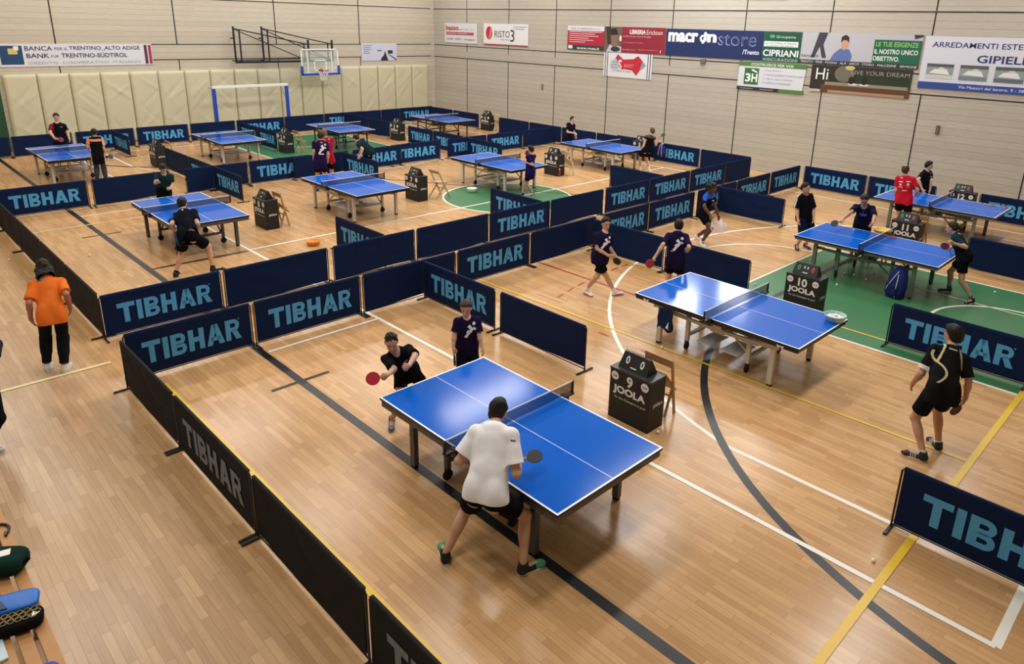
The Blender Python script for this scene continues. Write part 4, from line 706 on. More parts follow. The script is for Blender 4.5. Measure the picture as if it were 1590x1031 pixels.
'P21':(1.50,165,[(-23.560,5.500,0.800),(-23.559,5.505,1.342),(-23.577,5.503,1.470),(-23.600,5.352,1.291),(-23.579,5.299,1.080),(-23.763,5.327,0.959),(-23.856,5.361,0.924),(-23.699,5.441,0.415),(-23.588,5.396,0.075),(-23.747,5.439,0.022),(-23.518,5.657,1.288),(-23.471,5.665,1.002),(-23.605,5.701,0.829),(-23.678,5.727,0.759),(-23.651,5.621,0.415),(-23.532,5.605,0.075),(-23.692,5.648,0.022)]),
'P22':(1.52,-18,[(-17.801,5.397,0.790),(-17.706,5.428,1.235),(-17.638,5.387,1.365),(-17.671,5.576,1.163),(-17.634,5.554,0.955),(-17.451,5.429,0.912),(-17.370,5.361,0.921),(-17.632,5.442,0.410),(-17.767,5.501,0.076),(-17.608,5.450,0.023),(-17.762,5.273,1.204),(-17.573,5.167,1.064),(-17.354,5.185,1.113),(-17.280,5.127,1.163),(-17.691,5.262,0.410),(-17.835,5.293,0.076),(-17.676,5.242,0.023)]),
'P23':(1.78,148,[(-13.621,4.437,0.837),(-13.981,4.535,1.219),(-14.119,4.571,1.325),(-14.014,4.355,1.147),(-13.754,4.224,1.063),(-13.947,4.310,0.905),(-14.041,4.370,0.849),(-13.935,4.391,0.444),(-13.805,4.193,0.089),(-13.978,4.284,0.027),(-13.864,4.692,1.202),(-13.621,4.633,1.031),(-13.826,4.710,0.885),(-13.936,4.733,0.831),(-13.730,4.817,0.514),(-13.691,4.841,0.089),(-13.650,5.033,0.027)]),
'P24':(1.70,15,[(-9.206,0.732,0.850),(-9.201,0.812,1.315),(-9.199,0.836,1.461),(-9.248,0.971,1.228),(-8.990,0.880,1.137),(-8.921,0.799,0.960),(-8.900,0.763,0.903),(-9.072,0.810,0.421),(-9.250,0.663,0.085),(-9.107,0.783,0.025),(-9.154,0.632,1.284),(-9.075,0.602,1.084),(-8.989,0.610,0.885),(-8.958,0.622,0.816),(-8.959,0.627,0.456),(-9.069,0.498,0.085),(-8.896,0.568,0.025)])}

# ---------------------------------------------------------------- people (implicit surfaces -> one continuous mesh each)
def nv(v): v = np.asarray(v, float); return v / (np.linalg.norm(v) + 1e-12)
class Grid:
    def __init__(s, lo, hi, v):
        s.v = v; s.lo = np.floor(np.asarray(lo) / v) * v; s.n = np.maximum(4, np.ceil((np.asarray(hi) - s.lo) / v).astype(int) + 1)
        s.f = np.full(s.n, 1.0, np.float32)
    def sl(s, lo, hi):
        a = np.clip(np.floor((np.asarray(lo) - s.lo) / s.v).astype(int), 0, s.n); b = np.clip(np.ceil((np.asarray(hi) - s.lo) / s.v).astype(int) + 1, 0, s.n)
        return a, b
    def pts(s, a, b):
        ax = [(s.lo[i] + s.v * np.arange(a[i], b[i])).astype(np.float32) for i in range(3)]
        return ax[0][:, None, None], ax[1][None, :, None], ax[2][None, None, :]
    def put(s, lo, hi, fn, k, sub=False):
        pad = k + 3 * s.v + .01; a, b = s.sl(np.asarray(lo) - pad, np.asarray(hi) + pad)
        if np.any(b <= a): return
        d = fn(*s.pts(a, b)); S = s.f[a[0]:b[0], a[1]:b[1], a[2]:b[2]]
        if sub: d = -d; h = np.maximum(k - np.abs(S - d), 0) / k; S[...] = np.maximum(S, d) + h * h * k / 4
        else: h = np.maximum(k - np.abs(S - d), 0) / k; S[...] = np.minimum(S, d) - h * h * k / 4
    def cone(s, p, q, r1, r2, k=.02, sub=False):
        p = np.asarray(p, float); q = np.asarray(q, float); r1 = max(r1, .75 * s.v); r2 = max(r2, .75 * s.v); ba = q - p; bb = max(ba @ ba, 1e-9); r = max(r1, r2)
        def fn(x, y, z):
            X, Y, Z = x - p[0], y - p[1], z - p[2]; t = np.clip((X * ba[0] + Y * ba[1] + Z * ba[2]) / bb, 0, 1)
            return np.sqrt((X - t * ba[0]) ** 2 + (Y - t * ba[1]) ** 2 + (Z - t * ba[2]) ** 2) - (r1 + (r2 - r1) * t)
        s.put(np.minimum(p, q) - r, np.maximum(p, q) + r, fn, k, sub)
    def ell(s, c, rad, R, k=.02, sub=False):
        c = np.asarray(c, float); rad = np.maximum(np.asarray(rad, float), .75 * s.v); R = np.asarray(R); r = rad.max()
        def fn(x, y, z):
            X, Y, Z = x - c[0], y - c[1], z - c[2]; L = [(X * R[i][0] + Y * R[i][1] + Z * R[i][2]) for i in range(3)]
            k0 = np.sqrt(sum((L[i] / rad[i]) ** 2 for i in range(3))); k1 = np.sqrt(sum((L[i] / rad[i] ** 2) ** 2 for i in range(3)))
            return k0 * (k0 - 1) / np.maximum(k1, 1e-6)
        s.put(c - r, c + r, fn, k, sub)
    def cut(s, c, n, k=0):   # remove the side the normal points to
        x, y, z = s.pts((0, 0, 0), s.n); n = nv(n); d = ((x - c[0]) * n[0] + (y - c[1]) * n[1] + (z - c[2]) * n[2]).astype(np.float32); 
        if k: hh = np.maximum(k - np.abs(s.f - d), 0) / k; s.f[...] = np.maximum(s.f, d) + hh * hh * k / 4
        else: np.maximum(s.f, d, out=s.f)
    def noise(s, amp, sc, seed=0):
        x, y, z = s.pts((0, 0, 0), s.n); rng = np.random.RandomState(seed); d = 0
        for i in range(4):
            w = rng.normal(0, 1, 3) * sc; d = d + np.sin(x * w[0] + y * w[1] + z * w[2] * .6 + rng.rand() * 6) * (.6 if i else 1)
        s.f += (amp * d / 2).astype(np.float32)
    def mesh(s):
        f = s.f; n = s.n; ins = f < 0; C = (n[0] - 1, n[1] - 1, n[2] - 1)
        acc = np.zeros(C + (3,), np.float32); cnt = np.zeros(C, np.uint8); edges = []
        for ax in range(3):
            a = [slice(None)] * 3; b = [slice(None)] * 3; a[ax] = slice(0, -1); b[ax] = slice(1, None)
            I = np.argwhere(ins[tuple(a)] != ins[tuple(b)]); 
            o1, o2 = [i for i in range(3) if i != ax]
            I = I[(I[:, o1] > 0) & (I[:, o2] > 0) & (I[:, o1] < n[o1] - 1) & (I[:, o2] < n[o2] - 1)]
            J = I.copy(); J[:, ax] += 1; fa = f[tuple(I.T)]; fb = f[tuple(J.T)]; t = fa / (fa - fb); P = I.astype(np.float32); P[:, ax] += t
            cells = []
            for d1, d2 in ((0, 0), (1, 0), (1, 1), (0, 1)):
                K = I.copy(); K[:, o1] -= d1; K[:, o2] -= d2; np.add.at(acc, tuple(K.T), P); np.add.at(cnt, tuple(K.T), 1); cells.append(K)
            edges.append((ax, fa < 0, cells))
        m = cnt > 0; idx = -np.ones(C, np.int64); idx[m] = np.arange(m.sum()); V = acc[m] / cnt[m][:, None] * s.v + s.lo; F = []
        for ax, sg, cells in edges:
            q = np.stack([idx[tuple(K.T)] for K in cells], 1); flip = sg if ax != 1 else ~sg
            q[flip] = q[flip][:, ::-1] if True else q; F.append(q)
        return V, np.concatenate(F) if F else np.zeros((0, 4), int)
def npobj(name, V, F, mats, parent, mi=None):
    me = bpy.data.meshes.new(name); nf = len(F)
    me.vertices.add(len(V)); me.vertices.foreach_set('co', V.astype(np.float32).ravel()); me.loops.add(nf * 4); me.loops.foreach_set('vertex_index', F.astype(np.int32).ravel())
    me.polygons.add(nf); me.polygons.foreach_set('loop_start', np.arange(0, nf * 4, 4, dtype=np.int32)); me.polygons.foreach_set('loop_total', np.full(nf, 4, np.int32))
    for m in mats: me.materials.append(m)
    if mi is not None: me.polygons.foreach_set('material_index', mi.astype(np.int32))
    me.polygons.foreach_set('use_smooth', np.ones(nf, bool)); me.update(calc_edges=True); me.validate()
    o = bpy.data.objects.new(name, me); COL.objects.link(o)
    if parent: o.parent = parent
    return o
def skin(c): return mat('skin_' + c, c, .5, spec=.4, noise=.05, nscale=20)
LIP = mat('lips', 'a0605a', .5); EYE = mat('eye_dark', '1c1614', .3); EYW = mat('eye_white', 'd8d4cc', .4)
KEYS = ['P', 'N', 'H'] + [a + b for b in 'LR' for a in 'sewfkat']
EMB = [[(-.06, -.08), (.1, -.2), (.3, .1), (.1, .24)], [(-.14, .24), (.02, .1), (.16, .24), (.02, .4)], [(-.22, -.12), (.02, -.24), (.12, -.08), (-.1, .04)], [(-.34, -.44), (-.18, -.52), (.04, -.2), (-.12, -.12)], [(.2, .08), (.36, -.02), (.44, .1), (.28, .22)], [(.3 + .11 * math.cos(a * PI / 8), .42 + .11 * math.sin(a * PI / 8)) for a in range(16)]]
def decal(shirt_bvh, polys, o, x, y, n, size, m, parent, name='printed_emblem'):
    x, y, n, o = map(lambda a: Vector(nv(a)) if a is not o else Vector(a), (x, y, n, o)); mb = MB()
    for P in polys:
        bm = bmesh.new(); bm.faces.new([bm.verts.new((a, b, 0)) for a, b in P])
        bmesh.ops.triangulate(bm, faces=bm.faces[:]); bmesh.ops.subdivide_edges(bm, edges=bm.edges[:], cuts=2, use_grid_fill=True); bmesh.ops.triangulate(bm, faces=bm.faces[:])
        bm.verts.index_update(); V = []; ok = True
        for v in bm.verts:
            p = o + x * (v.co.x * size) + y * (v.co.y * size) + n * .4; h = shirt_bvh.ray_cast(p, -n, .8)
            if h[0] is None: ok = False; break
            V.append(h[0] + n * .005)
        if ok: mb.add(V, [tuple(v.index for v in f.verts) for f in bm.faces])
        bm.free()
    if mb.v: mb.obj(name, m, parent)
def person(key, label, look, grp=None):
    h, fa, P = PEOPLE[key]; J = {k: np.array(p) for k, p in zip(KEYS, P)}; q = h / 1.75; wd = look.get('w', 1) * q
    dist = np.linalg.norm(J['P'] - np.array([0, 0, 4.75])); v = min(.013, max(.0062, dist * .00062)); hv = max(.0048, v * .75)
    face = math.radians(fa); fd = np.array([math.cos(face), math.sin(face), 0]); ld = np.array([-fd[1], fd[0], 0]); Z = np.array([0, 0, 1.])
    u = nv(J['N'] - J['P']); T = np.linalg.norm(J['N'] - J['P']); l = nv(J['sL'] - J['sR']); l = nv(l - u * (l @ u)); f = np.cross(l, u); R = (f, l, u)
    fp = nv(fd - 0 * u); RP = (fp, ld, Z)
    root = thing('person', label, 'person', (0, 0, 0), group=grp)
    base = np.array([(J['aL'][0] + J['aR'][0]) / 2, (J['aL'][1] + J['aR'][1]) / 2, 0]); root.location = base; O = base
    allp = np.array(list(J.values())); G = Grid(allp.min(0) - .24, allp.max(0) + .24, v)
    sk = look.get('skin', 'c99a7e')
    hip = {s: J['P'] - Z * .02 * h + ld * (.052 * h * (1 if s == 'L' else -1)) for s in 'LR'}
    for s in 'LR': J['s' + s] = J['s' + s] + (J['N'] - J['s' + s]) * .1 - u * .012 * h
    # torso
    G.ell(J['P'] + u * .03 * q, (.10 * q, .15 * wd, .13 * q), RP, .03); G.ell(J['P'] + u * T * .38, (.088 * q, .125 * wd, .15 * q), R, .05)
    G.ell(J['P'] + u * T * .7 + f * .005, (.102 * q, .148 * wd, .18 * q), R, .05); G.cone(J['sL'], J['sR'], .05 * q, .05 * q, .05)
    G.ell(J['N'] - u * .03 * q - f * .02 * q, (.06 * q, .1 * wd, .05 * q), R, .04)
    for s in 'LR': G.ell(hip[s] - fp * .035 * q - Z * .01, (.09 * q, .085 * wd, .1 * q), RP, .04)
    # head
    yaw, pit = look.get('head', (0, 10)); a = face + math.radians(yaw); hf0 = np.array([math.cos(a), math.sin(a), 0]); pr = math.radians(pit)
    hf = hf0 * math.cos(pr) - Z * math.sin(pr); hu = hf0 * math.sin(pr) + Z * math.cos(pr); hl = np.cross(hu, hf); HR = (hf, hl, hu)
    hs = max(.86, .5 + .5 * q) * look.get('hs', 1); Hc = J['H'] + hu * .0
    G.cone(J['N'] - u * .03, Hc - hu * .05 * hs - hf * .015, .056 * q, .05 * q, .03)
    G.ell(Hc + hu * .022 * hs - hf * .008 * hs, (.096 * hs, .077 * hs, .1 * hs), HR, .02); G.ell(Hc - hu * .055 * hs + hf * .026 * hs, (.062 * hs, .053 * hs, .06 * hs), HR, .035)
    G.ell(Hc - hu * .1 * hs + hf * .062 * hs, (.02 * hs, .022 * hs, .018 * hs), HR, .02)
    for s in (1, -1):
        G.ell(Hc + hl * s * .077 * hs - hf * .006 * hs - hu * .008, (.02 * hs, .009 * hs, .031 * hs), HR, .006)
        G.ell(Hc + hf * .094 * hs + hl * s * .031 * hs + hu * .004 * hs, (.013, .017 * hs, .010 * hs), HR, .014, True)
        G.ell(Hc + hf * .08 * hs + hl * s * .031 * hs + hu * .003 * hs, (.012 * hs, .013 * hs, .011 * hs), HR, .004)
        G.ell(Hc + hf * .082 * hs + hl * s * .032 * hs + hu * .024 * hs, (.012, .022 * hs, .006), HR, .012)
    G.cone(Hc + hf * .09 * hs + hu * .002, Hc + hf * .106 * hs - hu * .03 * hs, .008 * hs, .014 * hs, .014)
    G.ell(Hc + hf * .087 * hs - hu * .057 * hs, (.010, .022 * hs, .0075), HR, .008)
    # limbs
    grips = look.get('grip', '')
    for s in 'LR':
        sg = 1 if s == 'L' else -1; S_, E_, W_, F_, K_, A_, T_ = (J[c + s] for c in 'sewfkat')
        G.cone(S_, S_ + (E_ - S_) * .25, .052 * q, .049 * q, .03); G.cone(S_, E_, .046 * q, .037 * q, .02); G.cone(E_, E_ + (W_ - E_) * .35, .037 * q, .04 * q, .02); G.cone(E_ + (W_ - E_) * .3, W_, .039 * q, .026 * q, .015)
        hd = nv(F_ - W_) if np.linalg.norm(F_ - W_) > .01 else nv(W_ - E_); c = J['P'] + u * T * .4 - W_; pn = nv(c - hd * (c @ hd)); sd = np.cross(hd, pn)
        if sd @ fd < 0 and s in 'LR': sd = -sd
        HRm = (hd, sd, pn); G.cone(W_ - hd * .02, W_ + hd * .03 * q, .026 * q, .027 * q, .012); G.ell(W_ + hd * .06 * q, (.046 * q, .040 * q, .017 * q), HRm, .012)
        cu = 1.25 if s in grips else .35
        for i in range(4):
            b = W_ + hd * (.092 - .006 * abs(i - 1.2)) * q + sd * (1.5 - i) * .0205 * q; L1 = (.034, .04, .037, .028)[i] * q
            d1 = nv(hd * math.cos(cu * .7) + pn * math.sin(cu * .7) + sd * (1.5 - i) * .05); d2 = nv(hd * math.cos(cu * 1.9) + pn * math.sin(cu * 1.9))
            G.cone(b, b + d1 * L1, .0095 * q, .009 * q, .006); G.cone(b + d1 * L1, b + d1 * L1 + d2 * L1 * .95, .009 * q, .0075 * q, .004)
        tb = W_ + hd * .03 * q + sd * .03 * q; t1 = nv(hd * .75 + sd * .75 + pn * (.5 if s in grips else .15)); t2 = nv(hd * .9 + sd * (.0 if s in grips else .35) + pn * (.7 if s in grips else .1))
        G.cone(tb, tb + t1 * .036 * q, .0125 * q, .011 * q, .01); G.cone(tb + t1 * .036 * q, tb + t1 * .036 * q + t2 * .03 * q, .011 * q, .009 * q, .005)
        G.cone(hip[s], K_, .083 * q, .053 * q, .03); G.cone(K_, A_, .051 * q, .035 * q, .02); sh = A_ - K_; bk = nv(-fd + nv(sh) * (fd @ nv(sh))); RS = (bk, np.cross(nv(sh), bk), nv(sh))
        G.ell(K_ + sh * .32 + bk * .018 * q, (.048 * q, .05 * q, .12 * q), RS, .03); G.ell(K_ - bk * .012, (.045 * q, .047 * q, .055 * q), RS, .02)
        G.cone(A_ - Z * .03 * q, T_ + Z * .012, .034 * q, .026 * q, .02)
    V, F = G.mesh(); C = V[F].mean(1); mi = np.zeros(len(F), int)
    for s in (1, -1):
        e = Hc + hf * .092 * hs + hl * s * .031 * hs + hu * .003 * hs; d = C - e; mi[(np.abs(d @ hl) < .012 * hs) & (np.abs(d @ hu) < .0065 * hs) & (np.abs(d @ hf) < .03)] = 3; mi[(np.linalg.norm(d - np.outer(d @ hf, hf), axis=1) < .0062 * hs) & (np.abs(d @ hf) < .03)] = 2
        e = Hc + hf * .09 * hs + hl * s * .032 * hs + hu * .026 * hs; d = C - e; mi[(np.abs(d @ hl) < .02 * hs) & (np.abs(d @ hu) < .0045 * hs) & (np.abs(d @ hf) < .025)] = 4
    d = C - (Hc + hf * .095 * hs - hu * .057 * hs); mi[(np.abs(d @ hl) < .021 * hs) & (np.abs(d @ hu) < .007 * hs) & (np.abs(d @ hf) < .02)] = 1
    hairm = mat('hair_' + look.get('hairc', '1c1613'), look.get('hairc', '1c1613'), .55, spec=.25, noise=.3, nscale=40)
    npobj('body', V - O, F, [skin(sk), LIP, EYE, EYW, hairm], root, mi)
    def emit(g, name, mats, sel=None, parent=root):
        V, F = g.mesh()
        if not len(F): return None, None
        mi = None
        if sel:
            C = V[F].mean(1); mi = np.zeros(len(F), int)
            for i, fn in enumerate(sel): mi[fn(C)] = i + 1
        return npobj(name, V - O, F, mats, parent, mi), (V, F)
    # hair
    st = look.get('hair', 'short'); lo = Hc - .2 * hs; hi = Hc + .2 * hs
    if st in ('long', 'pony'): lo = lo - np.array([.12, .12, .38])
    g = Grid(lo, hi, hv); th = look.get('hairt', .010)
    g.ell(Hc + hu * .026 * hs - hf * .012 * hs, ((.098 + th) * hs, (.078 + th) * hs, (.1 + th) * hs), HR, .01)
    if st in ('short', 'bald'): g.ell(Hc - hu * .03 * hs - hf * .05 * hs, ((.05 + th * .5) * hs, (.062 + th * .4) * hs, .06 * hs), HR, .03)
    if st == 'mop': g.ell(Hc + hu * .065 * hs + hf * .02 * hs, (.1 * hs, .084 * hs, .066 * hs), HR, .02); g.ell(Hc - hu * .02 * hs - hf * .05 * hs, (.062 * hs, .078 * hs, .075 * hs), HR, .03)
    g.cut(Hc + hf * .045 * hs + hu * .05 * hs, hf * .95 - hu * .7, .03)           # clear the face
    g.ell(Hc + hf * .07 * hs - hu * .05 * hs, (.085 * hs, .2 * hs, .085 * hs), HR, .008, True)
    if st == 'bald': g.ell(Hc + hu * .13 * hs + hf * .03 * hs, (.11 * hs, .06 * hs, .09 * hs), HR, .01, True)
    g.cut(Hc - hu * .08 * hs, -hu, .02)
    if st == 'bun': g.ell(Hc - hf * .115 * hs - hu * .005 * hs, (.033 * hs, .04 * hs, .04 * hs), HR, .01)
    if st == 'pony': a_ = Hc - hf * .1 * hs + hu * .04 * hs; b_ = a_ - hf * .07 * hs - Z * .05; g.cone(a_, b_, .028 * hs, .035 * hs, .012); g.cone(b_, b_ - Z * .16 - hf * .01, .034 * hs, .012, .015)
    if st == 'long':
        for i in (-2, -1, 0, 1, 2):
            a_ = Hc - hf * .07 * hs + hl * i * .032 * hs - hu * .02; b_ = J['N'] - f * .15 * q + l * i * .034 * q - u * (.05 + .02 * abs(i)); g.cone(a_, b_, .05 * hs, .034 * q, .02); g.cone(b_, b_ - u * (.24 - .045 * abs(i)) + l * i * .012 - f * .02, .032 * q, .013, .015)
    g.noise(.006 if st != 'bald' else .002, 70, len(label)); emit(g, 'hair', [hairm])
    # shirt
    sc = look['shirt']; sl = look.get('sleeve', .68); hem = look.get('hem', .055) * h; ex = look.get('loose', .016) * q
    lo = np.minimum(J['P'] - [.3, .3, hem + .06], np.minimum(J['sL'], J['sR']) - .26); hi = np.maximum(J['N'] + .16, np.maximum(J['sL'], J['sR']) + .26)
    for s in 'LR': lo = np.minimum(lo, J['e' + s] - .1); hi = np.maximum(hi, J['e' + s] + .1)
    lo = np.minimum(lo, J['P'] - .25); lo[2] = max(lo[2], J['P'][2] - hem - .08)
    g = Grid(lo, hi, v); g2 = None
    for s in 'LR':
        S_, E_ = J['s' + s], J['e' + s]; D = E_ - S_; q2 = Grid(np.minimum(S_, E_) - .13, np.maximum(S_, E_) + .13, v)
        q2.cone(S_, S_ + D * (sl + .08), .05 * q + ex * .5, .05 * q + ex * 1.3, .01); q2.cut(S_ + D * sl, D); q2.noise(.003, 24, 3)
        off = np.round((q2.lo - g.lo) / v).astype(int); a = np.maximum(off, 0); b = np.minimum(off + q2.n, g.n)
        if np.any(b <= a): continue
        A = g.f[a[0]:b[0], a[1]:b[1], a[2]:b[2]]; c_ = a - off; d_ = b - off; B = q2.f[c_[0]:d_[0], c_[1]:d_[1], c_[2]:d_[2]]
        hh = np.maximum(.045 - np.abs(A - B), 0) / .045; A[...] = np.minimum(A, B) - hh * hh * .045 / 4
    kk = .035
    g.ell(J['P'] + u * T * .7 + f * .005, (.102 * q + ex, .148 * wd + ex, .185 * q + ex * .5), R, kk); g.ell(J['P'] + u * T * .38, (.108 * q + ex, .142 * wd + ex, .22 * q), R, .06)
    g.ell(J['P'] + u * .0 * q - Z * .03, (.118 * q + ex, .155 * wd + ex, .34 * q), (nv(fp + f), nv(ld + l), nv(Z + u)), .05)
    for s in 'LR': g.ell(hip[s] - fp * .035 * q, (.095 * q + ex, .088 * wd + ex, .2 * q), RP, .05)
    pass; g.cone(J['sL'], J['sR'], .05 * q + ex * .5, .05 * q + ex * .5, .04)
    g.ell(J['N'] - u * .02 * q - f * .015 * q, (.066 * q, .1 * wd, .058 * q), R, .03)
    g.noise(look.get('wr', .006), look.get('wsc', 20), len(label)); hn = nv(Z + u)
    g.cut(J['P'] - hn * hem, -hn); g.cone(J['N'] - u * .035 * q + f * .03 * q, Hc, .058 * q, .085 * q, .006, True)
    pr_ = lambda C: C - J['P']
    sel = [fn(J, f, l, u, q, h) for fn in look.get('sel', [])]
    so, sm = emit(g, look.get('shirtname', 'shirt'), [fabric(sc)] + [fabric(c) for c in look.get('selc', [])], sel)
    bvh = BVHTree.FromPolygons([tuple(p) for p in (sm[0] - O)], [tuple(p) for p in sm[1]])
    if look.get('collar'):
        c = look['collar']; g = Grid(J['N'] - .14, J['N'] + .16, hv); g.cone(J['N'] - u * .028 * q, J['N'] + u * .018 * q + f * .008, .075 * q, .064 * q, .01); g.cone(J['N'] - u * .2, Hc, .058 * q, .056 * q, .004, True); g.cut(J['N'] + u * .022 * q, u); g.cut(J['N'] - u * .035 * q, -u); emit(g, 'collar', [fabric(c)])
    for kind, sd_, x0, y0, size, c in look.get('decal', []):
        n_ = f if sd_ > 0 else -f; xx = l if sd_ > 0 else -l; o_ = J['P'] + u * T * y0 + xx * x0 * q - O
        if kind == 'fig': polys = EMB
        elif kind == 'bar': polys = [[(-.5, -.12), (.5, -.12), (.5, .12), (-.5, .12)]]
        elif kind == 'dot': polys = [[(.5 * math.cos(a * PI / 6), .5 * math.sin(a * PI / 6)) for a in range(12)]]
        elif kind == 'stripe': polys = [[(.2 * math.sin(k * .5) - .035, -.5 + .1 * k), (.2 * math.sin(k * .5) + .035, -.5 + .1 * k), (.2 * math.sin(k * .5 + .5) + .035, -.4 + .1 * k), (.2 * math.sin(k * .5 + .5) - .035, -.4 + .1 * k)] for k in range(10)]
        decal(bvh, polys, o_, xx, u, n_, size * q, fabric(c), so, 'printed_emblem' if kind == 'fig' else 'printed_mark')
    # shorts, trousers or skirt
    pc = look.get('pants', '141519'); ln = look.get('leg', .62); lo = np.minimum(np.minimum(J['kL'], J['kR']), J['P']) - .2; hi = np.maximum(np.maximum(J['kL'], J['kR']), J['P']) + .2
    if ln > 1: lo = np.minimum(lo, np.minimum(J['aL'], J['aR']) - .12); hi = np.maximum(hi, np.maximum(J['aL'], J['aR']) + .12)
    hi[2] = J['P'][2] + .22; g = Grid(lo, hi, v)
    for s in 'LR':
        K_, A_ = J['k' + s], J['a' + s]; D = K_ - hip[s]; q2 = Grid(lo, hi, v); lw = look.get('legw', 1)
        if ln <= 1: q2.cone(hip[s], hip[s] + D * (ln + .1), .1 * q, .094 * q * lw, .02); q2.cut(hip[s] + D * ln, D)
        else: q2.cone(hip[s], K_, .093 * q, .074 * q, .02); q2.cone(K_, K_ + (A_ - K_) * .92, .078 * q, .058 * q, .02); q2.cone(K_, K_ + (A_ - K_) * .5, .074 * q, .074 * q, .02); q2.cut(K_ + (A_ - K_) * .9, A_ - K_)
        g.f = np.minimum(g.f, q2.f)
    g.ell(J['P'] + Z * .0, (.11 * q, .156 * wd, .13 * q), RP, .03)
    for s in 'LR': g.ell(hip[s] - fp * .035 * q, (.094 * q, .088 * wd, .105 * q), RP, .03)
    g.noise(.002, 22, 5); g.cut(J['P'] + nv(Z + u) * .075 * q, nv(Z + u)); emit(g, 'trousers' if ln > 1 else look.get('pantname', 'shorts'), [fabric(pc)])
    # socks, shoes
    for s in 'LR':
        A_, T_, K_ = J['a' + s], J['t' + s], J['k' + s]; td = nv((T_ - A_) * [1, 1, 0]); he = A_ * [1, 1, 0] - td * .028 * h; lf = .155 * h
        if look.get('sock'):
            g = Grid(A_ - .15, A_ + (.15 if look.get('sockh', .14) < .25 else .26), hv if v < .009 else v); g.cone(A_ - Z * .03, A_ + (K_ - A_) * look.get('sockh', .14), .042 * q, .043 * q, .01); g.cut(A_ + (K_ - A_) * look.get('sockh', .14), K_ - A_); emit(g, 'sock', [fabric(look['sock'])])
        g = Grid(np.minimum(he, he + td * lf) - [.09, .09, .0], np.maximum(he, he + td * lf) + [.09, .09, .17 * q + .04], hv if v < .009 else v); sn = np.cross(Z, td)
        g.cone(he + td * .035 * q + Z * .045 * q, he + td * (lf - .06 * q) + Z * .03 * q, .042 * q, .038 * q, .01); g.cone(he + td * .035 * q + Z * .045, A_ + Z * .012, .044 * q, .045 * q, .02); g.ell(he + td * (lf - .045 * q) + Z * .028 * q, (.052 * q, .044 * q, .034 * q), (td, sn, Z), .02)
        g.cone(A_ + Z * .1, A_ + Z * .03, .034 * q, .034 * q, .006, True); g.cut(np.array([0, 0, .014 * q]), -Z)
        scs = look.get('shoe', '18181a'); sel_ = []; ms = [plastic(scs, .6)]
        if look.get('toe'): ms.append(plastic(look['toe'], .6)); sel_ = [lambda C, he=he, td=td: ((C - he) @ td) > .6 * lf]
        so_, _ = emit(g, 'shoe', ms, sel_ or None)
        if so_:
            P2 = []
            for k in range(20):
                a = 2 * PI * k / 20; c_, s_ = math.cos(a), math.sin(a); w_ = (.04 if c_ < 0 else .046) * q; p = he + td * (lf * .5 - .004 + lf * .52 * c_) + sn * w_ * (abs(s_) ** .7) * (1 if s_ > 0 else -1) - O; P2.append((p[0], p[1]))
            MB().poly(P2, .001, .024 * q).obj('sole', plastic(look.get('sole', 'e4e2dc'), .6), so_)
            if look.get('stripes'):
                for k in range(3):
                    for side in (1, -1):
                        c_ = he + td * lf * (.42 + .09 * k) + sn * side * .0425 * q - O; MB().bar(c_ + Z * .03, c_ - sn * side * .006 + td * .012 + Z * .07 * q, .012, .004).obj('stripe', WHITE, so_)
    return root, J, O
def side(s, t=0): return lambda J, f, l, u, q, h: (lambda C: (((C - J['s' + s]) @ (l if s == 'L' else -l)) > t * q))
def yoke(y, y1=9): return lambda J, f, l, u, q, h: (lambda C: ((((C - J['P']) @ u) / np.linalg.norm(J['N'] - J['P'])) > y) & ((((C - J['P']) @ u) / np.linalg.norm(J['N'] - J['P'])) < y1))
def cuff(t): return lambda J, f, l, u, q, h: (lambda C: np.any([((C - J['s' + s]) @ nv(J['e' + s] - J['s' + s])) > t * .17 * h for s in 'LR'], axis=0) & (np.any([np.linalg.norm((C - J['s' + s]) - np.outer((C - J['s' + s]) @ nv(J['e' + s] - J['s' + s]), nv(J['e' + s] - J['s' + s])), axis=1) < .085 * q for s in 'LR'], axis=0)))
def raglan(w): return lambda J, f, l, u, q, h: (lambda C: (np.abs(np.abs((C - J['N']) @ l) - .085 * q - .25 * np.maximum(0, -((C - J['N']) @ u) - .02)) < w * q) & (((C - J['N']) @ u) > -.24 * q))
VIO = '1d1636'
